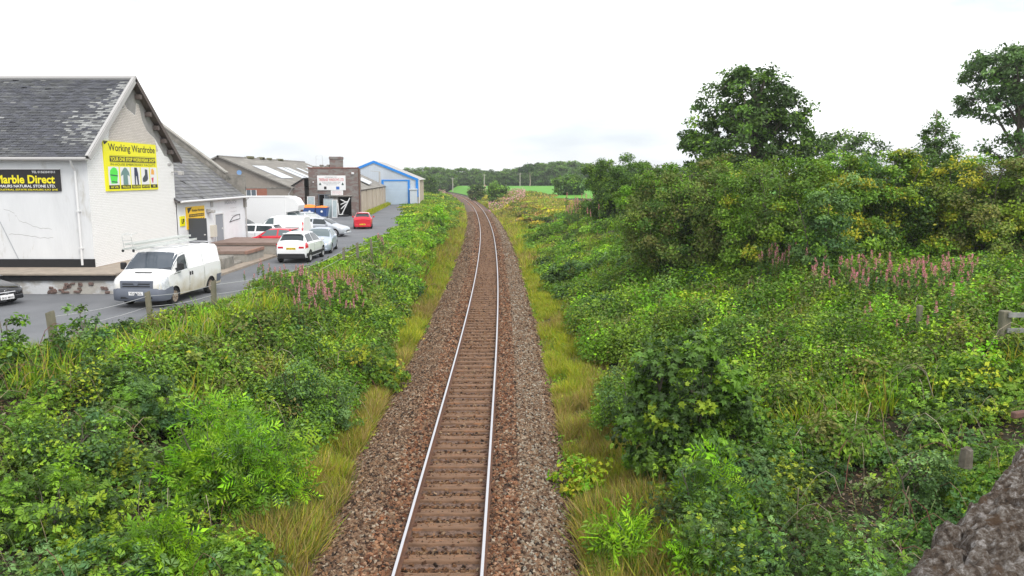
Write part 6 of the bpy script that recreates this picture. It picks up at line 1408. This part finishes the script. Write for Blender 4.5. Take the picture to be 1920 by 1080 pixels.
for i, (u, v, z0, top, rx, pl, wt, lb) in enumerate([
 (1075, 500, 1.2, 1.5, 1.7, ['dark', 'blue', 'mid'], [.4, .3, .3], 'dark rounded thorn bush near the track side of the right bank'),
 (1130, 560, 1.2, 1.4, 1.5, ['mid', 'blue'], [.6, .4], 'fresh green rounded bush on the slope left of the big sycamore shrub'),
 (1200, 610, 1.2, 1.3, 1.2, ['mid', 'bright'], [.6, .4], 'light green weed covered bush above the big sycamore shrub'),
 (1020, 440, 1.0, 1.5, 1.6, ['mid', 'olive'], [.6, .4], 'scrubby green bush beside the yellow verge where the bank begins to rise'),
 (1290, 560, 1.8, 1.4, 1.7, ['bright', 'mid', 'grassy'], [.4, .4, .2], 'bright green mound of weeds below the brown hawthorn'),
 (1400, 610, 1.8, 1.2, 1.3, ['mid', 'blue', 'bramble'], [.4, .3, .3], 'mid green bush on the open slope below the left willowherb cluster'),
 (1490, 700, 1.8, 1.0, 1.1, ['olive', 'grassy', 'mid'], [.4, .3, .3], 'olive tinged gorse like bush in the middle of the right bank'),
 (1600, 760, 1.8, .9, 1.0, ['olive', 'mid'], [.5, .5], 'feathery olive green broom bush above the bare earth'),
 (1660, 520, 2.3, 1.3, 1.5, ['mid', 'yellow'], [.7, .3], 'light green bramble bush behind the right hand willowherb row'),
 (1740, 510, 2.3, 1.2, 1.5, ['bramble', 'olive'], [.6, .4], 'leafy bramble bush just right of the feathery willow bush'),
 (1895, 540, 2.4, 1.5, 1.6, ['olive', 'bramble'], [.5, .5], 'olive bramble bush at the right edge above the rail fence'),
 (1850, 700, 2.2, .9, 1.1, ['bramble', 'mid', 'yellow'], [.5, .3, .2], 'bramble bush below the rail fence at the right edge'),
]):
    shrub('bank_bush', lb, u, v, z0, top, rx, pl, wt, 60, 70, .10 + .0016 * G(u, v, z0)[1], 'oval', 200 + i, .34, env=[(0, 0, top * .5, rx * .85, rx * .8, top * .42), (rx * .45, 0, top * .3, rx * .6, rx * .6, top * .3), (-rx * .45, .1, top * .3, rx * .6, rx * .6, top * .3)])
for i, (u, v, z0, top, rx, pl, wt, lb) in enumerate([
 (470, 640, 1.3, 1.1, 1.2, ['olive', 'bramble'], [.5, .5], 'brown flecked bramble bush left of the pink flowers'),
 (690, 590, 1.0, 1.1, 1.2, ['bramble', 'blue', 'mid'], [.4, .2, .4], 'green bramble bush between the pink flowers and the verge'),
 (740, 530, 1.0, .8, 1.0, ['mid', 'bright'], [.7, .3], 'round bramble bush just below the four close fence posts'),
 (782, 475, 1.0, .85, 1.2, ['bramble', 'bright'], [.5, .5], 'lush light green bramble bush beside the tarmac bend'),
 (806, 438, 1.0, .9, 1.2, ['mid', 'olive'], [.6, .4], 'green bush on the left bank below the red car'),
 (250, 790, 1.0, 1.3, 1.2, ['blue', 'mid', 'dark'], [.4, .3, .3], 'dusky green nettle and bramble bush in the middle left'),
 (90, 960, .8, 1.3, 1.1, ['bramble', 'dark'], [.6, .4], 'bramble bush in the bottom left corner'),
 (200, 1050, .6, 1.2, 1.0, ['bramble', 'blue'], [.6, .4], 'bramble bush at the bottom edge left of the yellow green sapling'),
 (440, 1060, .1, 1.1, .8, ['bramble', 'mid', 'blue'], [.5, .25, .25], 'bramble bush at the bottom edge beside the golden grass'),
 (350, 700, 1.3, 1.0, 1.2, ['mid', 'olive', 'yellow'], [.5, .3, .2], 'yellowish weed bush below the white van'),
]):
    shrub('bank_bush', lb, u, v, z0, top, rx, pl, wt, 60, 46 if v > 700 else 70, .11 + .0016 * G(u, v, z0)[1], 'trio' if v > 700 else 'oval', 230 + i, .32, env=[(0, 0, top * .5, rx * .85, rx * .8, top * .42), (rx * .45, 0, top * .3, rx * .6, rx * .6, top * .3), (-rx * .45, .1, top * .3, rx * .6, rx * .6, top * .3)])
# left bank
shrub('ash_sapling', 'bright green ash sapling in the middle of the left bank', 425, 880, .6, 2.3, .9, ['bright', 'mid'], [.75, .25], 80, 12, .37, 'ash', 61, .28, 4)
shrub('ash_sapling', 'yellow green ash sapling low on the left bank near the bottom', 300, 1010, .7, 1.5, .62, ['bright', 'yellow', 'mid'], [.5, .2, .3], 45, 12, .36, 'ash', 62, .24, 3)
shrub('ash_bush', 'green ash bush leaning out toward the ballast on the left bank', 492, 930, .2, 2.3, .75, ['mid', 'bright', 'blue'], [.45, .3, .25], 70, 12, .35, 'ash', 63, .27, 4)
shrub('willow_shrub', 'silvery green willow shrub low beside the left edge of the ballast', 612, 800, -.2, 1.75, .95, ['blue', 'mid', 'bramble'], [.55, .3, .15], 80, 90, .08, 'oval', 64, .28)
shrub('willow_shrub', 'tall grey green willow shrub behind the bright ash saplings', 560, 745, .6, 1.9, .8, ['blue', 'dark', 'mid'], [.5, .2, .3], 66, 80, .085, 'oval', 65, .27)
shrub('bramble_bush', 'yellow flecked bramble bush hanging over the ballast on the left', 700, 715, -.2, 1.6, 1.1, ['bramble', 'yellow', 'dark'], [.5, .3, .2], 90, 40, .12, 'trio', 66, .3)
shrub('bramble_bush', 'rounded bramble bush covering the yard edge beyond the white van', 625, 560, 1.6, 1.3, 1.5, ['bramble', 'mid', 'bright'], [.5, .3, .2], 110, 45, .15, 'trio', 67, .34)
shrub('elder_sapling', 'thin leafy elder sapling growing by the thick near fence post', 150, 690, 1.8, 1.9, .8, ['blue', 'mid'], [.5, .5], 36, 32, .13, 'oval', 68, .22, 3)
shrub('elder_sapling', 'leafy elder sapling at the very left edge above the tarmac', 20, 720, 1.8, 2.0, .6, ['blue', 'bramble'], [.4, .6], 24, 40, .13, 'oval', 69, .25, 3)
shrub('dark_shrub', 'deep green shrub in the left corner of the bank', 130, 860, 1.0, 1.3, 1.2, ['blue', 'dark', 'bramble'], [.4, .2, .4], 80, 70, .09, 'oval', 70, .3)
shrub('bright_shrub', 'bright lime green shrub on the bank below the warehouse', 817, 428, 1.0, 1.9, 1.5, ['bright', 'yellow'], [.8, .2], 50, 50, .25, 'oval', 71, .5)
shrub('dark_bush', 'dark green bush growing beside the far corner of the blue trimmed warehouse', 808, 366, 1.2, 5.2, 1.7, ['dark', 'mid'], [.7, .3], 70, 60, .5, 'oval', 72, .9)
# ---- bushes and trees round the green field
def far(name, label, u, v, z0, vt, rx, pl, wt, seed, cat='bush', nc=70):
    X, D, _ = G(u, v, z0); zb = float(H(X, D)); top = hz(vt, D) - zb
    return tree(name, label, cat, X, D, top, [(0, 0, top * .6, rx, rx * .8, top * .42), (0, 0, top * .3, rx * .9, rx * .7, top * .3)], nc, 55, .55, pl, wt, None, .15, .9, 'oval', zb, .55, 6, seed, stems=2)
far('field_bush', 'low dark bush at the near left corner of the green field', 895, 362, 1.9, 347, 2.2, ['dark', 'olive'], [.6, .4], 81)
far('field_bush', 'round pale green bush standing alone before the green field', 933, 367, 2.2, 343, 2.0, ['haze', 'mid'], [.5, .5], 82)
far('field_tree', 'broad pale green bush at the right end of the green field', 1068, 366, 2.3, 329, 4.0, ['haze', 'blue', 'mid'], [.4, .3, .3], 83, 'bush', 120)

# the wood beyond the field: every tree an object, three kinds
def proto(kind, seed):
    if kind == 'b': e = [(0, 0, 6.5, 4.6, 4.2, 4.0), (1.8, 0, 4.2, 3.6, 3, 3.2), (-1.8, 0, 4.6, 3.4, 3, 3.2), (0, -1.5, 2.2, 4.0, 2.2, 2.2)]; return ('woodland_tree', 'rounded broadleaf tree among many in the wood beyond the field', e, 110, 50, .85, ['haze', 'mid', 'dark'], [.45, .25, .3], 1.25)
    if kind == 'd': e = [(0, 0, 7.5, 4.0, 4, 3.4), (-1.4, 0, 4.6, 3.6, 3, 3.6), (1.6, 0, 3.6, 3.4, 3, 3.2)]; return ('woodland_tree', 'dark broadleaf tree among many in the wood beyond the field', e, 110, 50, .85, ['dark', 'haze'], [.75, .25], 1.2)
    e = [(0, 0, 12.3, .5, .5, 1.3), (0, 0, 10.0, 1.1, 1.1, 1.6), (0, 0, 7.4, 1.8, 1.8, 1.9), (0, 0, 4.6, 2.4, 2.4, 2.2), (0, 0, 2, 2.6, 2.6, 1.8)]; return ('conifer_tree', 'pointed conifer among several on the rise of the far wood', e, 110, 40, .7, ['conif'], None, .8)
protos = {}
W_ = random.Random(31)
spots = []
for k in range(78):       # front and second rank along the far side of the field
    u = 762 + k * 5.1; row = k % 2; D = 352 + row * 16 + W_.uniform(-5, 5)
    vt = np.interp(u, [760, 800, 860, 905, 930, 1000, 1040, 1100, 1160], [321, 318, 319, 321, 321, 313, 306, 310, 315]) + W_.uniform(-3.5, 5) + (7 if row == 0 else -2)
    spots.append((u, D, vt, W_.choice('bbd')))
for k in range(16): u = 992 + k * 8.5; spots.append((u + W_.uniform(-2, 2), 385 + W_.uniform(-4, 4), np.interp(u, [985, 1010, 1040, 1075, 1130], [308, 299, 297, 301, 311]) + W_.uniform(-1.5, 4), 'c'))
for k in range(12): u = 1170 + k * 14; spots.append((u, 300 + W_.uniform(-10, 10), 314 + W_.uniform(-4, 4), W_.choice('bd')))
for k in range(10): u = 690 - k * 14; spots.append((u, 300 + W_.uniform(-10, 10), 326 + W_.uniform(-3, 3), W_.choice('bd')))
for i, (u, D, vt, kind) in enumerate(spots):
    X = at(u, D); zb = float(H(X, D)); top = hz(vt, D) - zb; nat = {'b': 10.6, 'd': 10.9, 'c': 13.6}[kind]; s_ = top / nat
    if kind not in protos:
        nm, lb, e, nc, lpc, L, pl, wt, cr = proto(kind, 1)
        o = tree(nm, lb, 'tree', 0, 0, 11, e, nc, lpc, L, pl, wt, {'b': 'broadleaf trees of the far wood', 'd': 'dark trees of the far wood', 'c': 'conifers of the far wood'}[kind], .3, cr, 'oval', 0, .55, 8, 90 + ord(kind), tz=11); protos[kind] = o
    else: o = copy_tree(protos[kind])
    o.location = (X, D, zb); o.rotation_euler = (0, 0, W_.uniform(0, 6.28)); k2 = W_.uniform(.9, 1.35) if kind != 'c' else 1; o.scale = (s_ * k2, s_ * k2, s_)
# a tall bare-stemmed pine pair and utility poles at the edge of the wood
t = tree('pine_tree', 'tall pine with bare forked stem in front of the far wood', 'tree', at(993, 338), 338, 9.4, [(0, 0, 7.9, 2.6, 2.6, 1.3), (-2.6, 0, 7.2, 2.0, 2, 1.0)], 60, 40, .8, ['conif', 'dark'], None, None, .28, 1.0, 'oval', None, .5, 10, 99, barkm=mat('pine_bark', (.35, .28, .22), .9), tz=7.6)
for u, vt, lb in ((849, 333, 'utility pole nearest the warehouse at the far edge of the field'), (908, 326, 'middle utility pole in front of the far wood'), (975, 324, 'utility pole with crossarm beside the tall bare stemmed pine')):
    X = at(u, 335); zb = float(H(X, 335)); hgt = hz(vt, 335) - zb; t = thing('utility_pole', lb, 'utility pole', (X, 335, zb), 0, 'utility poles by the far wood')
    P = MB(); P.tube([(0, 0, -.3), (0, 0, hgt)], .22, 6, .16); P.build('pole', mat('pale_pole', (.42, .38, .34), .9), t, local=True)
    P = MB(); P.box(-1.0, 1.0, -.06, .06, hgt - .6, hgt - .4); P.build('crossarm', mat('pole_arm', (.3, .28, .25), .9), t, local=True)

# ---- rosebay willowherb: one plant, then copies
def herb_proto(seed, label, group, h=1.15):
    g = np.random.default_rng(seed); t = thing('willowherb', label, 'wildflower', (0, 0, 0), 0, group)
    P = MB(); P.tube([(0, 0, -.2), (.02, 0, h * .5), (.04, .02, h)], .012, 4, .005); P.build('stem', mat('red_stem', (.22, .09, .06), .8), t, local=True)
    n = 46; z = g.uniform(.1, .68, n) * h; a = g.uniform(0, 6.28, n); Td = np.stack([np.cos(a), np.sin(a), np.full(n, .35)], 1)
    leaves('foliage', np.stack([np.zeros(n), np.zeros(n), z], 1), Td, .5, np.full(n, .17), 'oval', pal(['mid', 'blue'], n, None, g), M['leaf'], t, asp=.55, local=True, Tdir=Td)
    n = 84; z = h * (.66 + .38 * g.random(n) ** .9); r = .045 * (1 - (z / h - .66) / .42) + .012; a = g.uniform(0, 6.28, n)
    c = np.array([(.52, .17, .30), (.60, .26, .38), (.42, .13, .22), (.40, .22, .18), (.16, .2, .08)])[g.integers(0, 5, n)] * g.uniform(.85, 1.15, (n, 1))
    leaves('flower_spike', np.stack([np.cos(a) * r, np.sin(a) * r, z], 1), np.stack([np.cos(a), np.sin(a), np.ones(n) * .3], 1), .7, np.full(n, .042), 'oval', c, M['petal'], t, asp=1.4, local=True)
    return t
hg = np.random.default_rng(17)
def stand(label, group, n, f, h=1.15, sc=1.0, seed=1):
    base = herb_proto(seed, label, group, h)
    for i in range(n):
        o = base if i == 0 else copy_tree(base); x, y = f(i); o.location = (x, y, float(H(x, y)) + .25 * sc + (.55 if y > 15 and (x > 0 or y < 45) else 0)); k = hg.uniform(.6, 1.25) * sc; o.scale = (k, k, k); o.rotation_euler = (hg.normal() * .1, hg.normal() * .1, hg.uniform(0, 6.28))
def patchf(u0, u1, v0, v1, z0):
    def f(i):
        u, v = hg.uniform(u0, u1), hg.uniform(v0, v1); z = z0
        for _ in range(6): p = G(u, v, z); z = .5 * z + .5 * float(H(p[0], p[1]))
        return p[0], p[1]
    return f
stand('pink willowherb spike in the stand on the left bank below the bramble bush', 'pink willowherb on the left bank', 62, patchf(552, 684, 575, 645, 1.2), 1.2, .8, 5)
stand('pale pink willowherb along the yard edge behind the white van', 'willowherb along the yard edge', 24, patchf(455, 560, 548, 585, 1.85), 1.1, .55, 6)
stand('pink willowherb in the long row before the dark bushes on the right crest', 'willowherb row on the right crest', 130, patchf(1520, 1820, 548, 606, 2.4), 1.1, .72, 7)
stand('pink willowherb in the cluster left of the feathery willow bush', 'willowherb left of the willow bush', 24, patchf(1415, 1520, 528, 552, 2.2), 1.15, .8, 8)
stand('reddish seeding willowherb scattered over the right bank brambles', 'scattered willowherb of the right bank', 8, patchf(1600, 1800, 640, 700, 2.2), 1.1, .75, 9)
stand('pink willowherb head above the rightmost roadside post', 'willowherb by the rightmost post', 3, patchf(710, 722, 497, 505, 1.9), 1.0, .9, 10)
stand('tan pink willowherb on the right bank below the leftmost round bush', 'willowherb below the round bush', 40, patchf(1060, 1130, 400, 440, 2.2), 1.2, 1.2, 11)
# far drift of pink, uncountable
def drift(label, u0, u1, v0, v1, z0, n, seed, cols):
    g = np.random.default_rng(seed); P = np.array([G(a, b, z0) for a, b in zip(g.uniform(u0, u1, n), g.uniform(v0, v1, n))]); P[:, 2] = H(P[:, 0], P[:, 1]) + g.uniform(.3, 1.5, n)
    c = np.array(cols)[g.integers(0, len(cols), n)]
    o = leaves('willowherb_drift', P, np.tile([0, -.3, 1.0], (n, 1)), .8, np.full(n, .35), 'oval', c, M['petal']); tag(o, label, 'wildflowers', kind='stuff')
pk_ = [(.50, .20, .32), (.45, .22, .28), (.12, .2, .05), (.56, .30, .38), (.15, .22, .06)]
drift('bright pink drift of flowers on the right bank just before the field', 916, 984, 370, 380, 1.5, 1500, 3, pk_)
drift('dull pink flower patch between the curving track and the low dark bush', 884, 912, 360, 367, 1.2, 900, 4, pk_)
drift('small pink flower patch beyond the dark bush beside the warehouse', 820, 835, 350, 355, 1.8, 500, 5, pk_)

# ---- rough stone parapet of the bridge, bottom right corner
def parapet():
    t = thing('stone_parapet', 'rough lichened stone parapet of the bridge in the bottom right corner', 'parapet', (1.0, 1.2, 6.0))
    a = np.array(G(1625, 1080, 6.1)[:2]); b = np.array(G(1920, 790, 6.1)[:2]); d = (b - a) / np.linalg.norm(b - a); n_ = np.array([d[1], -d[0]])
    P = []; nu, nv = 620, 260; L0, L1 = -.75, 2.2
    U2, V2 = np.meshgrid(np.linspace(L0, L1, nu), np.linspace(-.42, .62, nv), indexing='ij')
    r1 = fbm(U2 * 9, V2 * 9, 3, 4) - .5; r2 = fbm(U2 * 28, V2 * 30, 8, 3) - .5; r3 = fbm(U2 * 3.2, V2 * 4, 12, 2) - .5
    ex = .035 * (fbm(U2 * 9, U2 * 0, 9, 5) - .5) * 2.2
    vv = np.maximum(V2, 0); side = np.minimum(V2, 0)
    off = vv + ex * np.exp(-vv * 9) - .05 * np.sqrt(np.clip(-side, 0, 1))
    zz = 6.05 + side * 1.6 + .035 * r1 + .045 * r2 + .025 * r3 + .03 * (fbm(U2 * 75, V2 * 80, 18, 3) - .5) + 0 - .03 * np.exp(-vv * 14)
    ridg = np.abs(fbm(U2 * 7 + 3, V2 * 9, 31, 3) - .5); zz -= .035 * np.exp(-ridg * 40)
    XY = a[None, None] + U2[..., None] * d + off[..., None] * n_
    V = np.concatenate([XY, zz[..., None]], -1); idx = np.arange(nu * nv).reshape(nu, nv)
    F = np.stack([idx[:-1, :-1], idx[:-1, 1:], idx[1:, 1:], idx[1:, :-1]], -1).reshape(-1, 4)
    m, nt, b_ = new_mat('lichened_stone'); tc = nt.nodes.new('ShaderNodeTexCoord'); b_.inputs['Roughness'].default_value = .95
    def ns(sc, det=8): n1 = nt.nodes.new('ShaderNodeTexNoise'); n1.inputs['Scale'].default_value = sc; n1.inputs['Detail'].default_value = det; n1.inputs['Roughness'].default_value = .72; nt.links.new(tc.outputs['Object'], n1.inputs['Vector']); return n1
    r = nt.nodes.new('ShaderNodeValToRGB'); cr = r.color_ramp; cr.elements[0].position = .34; cr.elements[0].color = (.025, .018, .014, 1); cr.elements[1].position = .66; cr.elements[1].color = (.58, .54, .52, 1)
    e = cr.elements.new(.46); e.color = (.12, .085, .06, 1); e = cr.elements.new(.55); e.color = (.24, .21, .18, 1)
    nt.links.new(ns(60).outputs[0], r.inputs[0]); r2_ = nt.nodes.new('ShaderNodeValToRGB'); r2_.color_ramp.elements[0].position = .55; r2_.color_ramp.elements[1].position = .62; nt.links.new(ns(14).outputs[0], r2_.inputs[0])
    mx_ = nt.nodes.new('ShaderNodeMix'); mx_.data_type = 'RGBA'; mx_.inputs[7].default_value = (.11, .065, .035, 1); nt.links.new(r2_.outputs[0], mx_.inputs[0]); nt.links.new(r.outputs[0], mx_.inputs[6]); nt.links.new(mx_.outputs[2], b_.inputs['Base Color'])
    bp = nt.nodes.new('ShaderNodeBump'); bp.inputs['Distance'].default_value = .03; bp.inputs['Strength'].default_value = 1; nt.links.new(ns(60).outputs[0], bp.inputs['Height']); nt.links.new(bp.outputs[0], b_.inputs['Normal'])
    link_mesh('coping', raw_mesh('coping', V, F.ravel(), np.arange(len(F)) * 4, smooth=True), m, t)
    P = MB(); pa_ = a + d * L0 + n_ * .07; pb_ = a + d * L1 + n_ * .07; q = n_ * .50
    c4 = [pa_, pb_, pb_ + q, pa_ + q]; P.slab([(p[0], p[1], 3.0) for p in c4], (0, 0, 1), 2.95); P.build('wall', M['stonew'], t)
parapet()
# ---- the air
def haze():
    P = MB(); P.box(-3400, 3000, -120, 3200, -1.7, 62); m = bpy.data.materials.new('air'); m.use_nodes = True; nt = m.node_tree; nt.nodes.clear()
    o = nt.nodes.new('ShaderNodeOutputMaterial'); v = nt.nodes.new('ShaderNodeVolumePrincipled'); v.inputs['Color'].default_value = (.95, .975, 1, 1); v.inputs['Density'].default_value = .0003; v.inputs['Anisotropy'].default_value = 0.0
    nt.links.new(v.outputs[0], o.inputs['Volume']); tag(P.build('haze', m), kind='stuff')
haze()
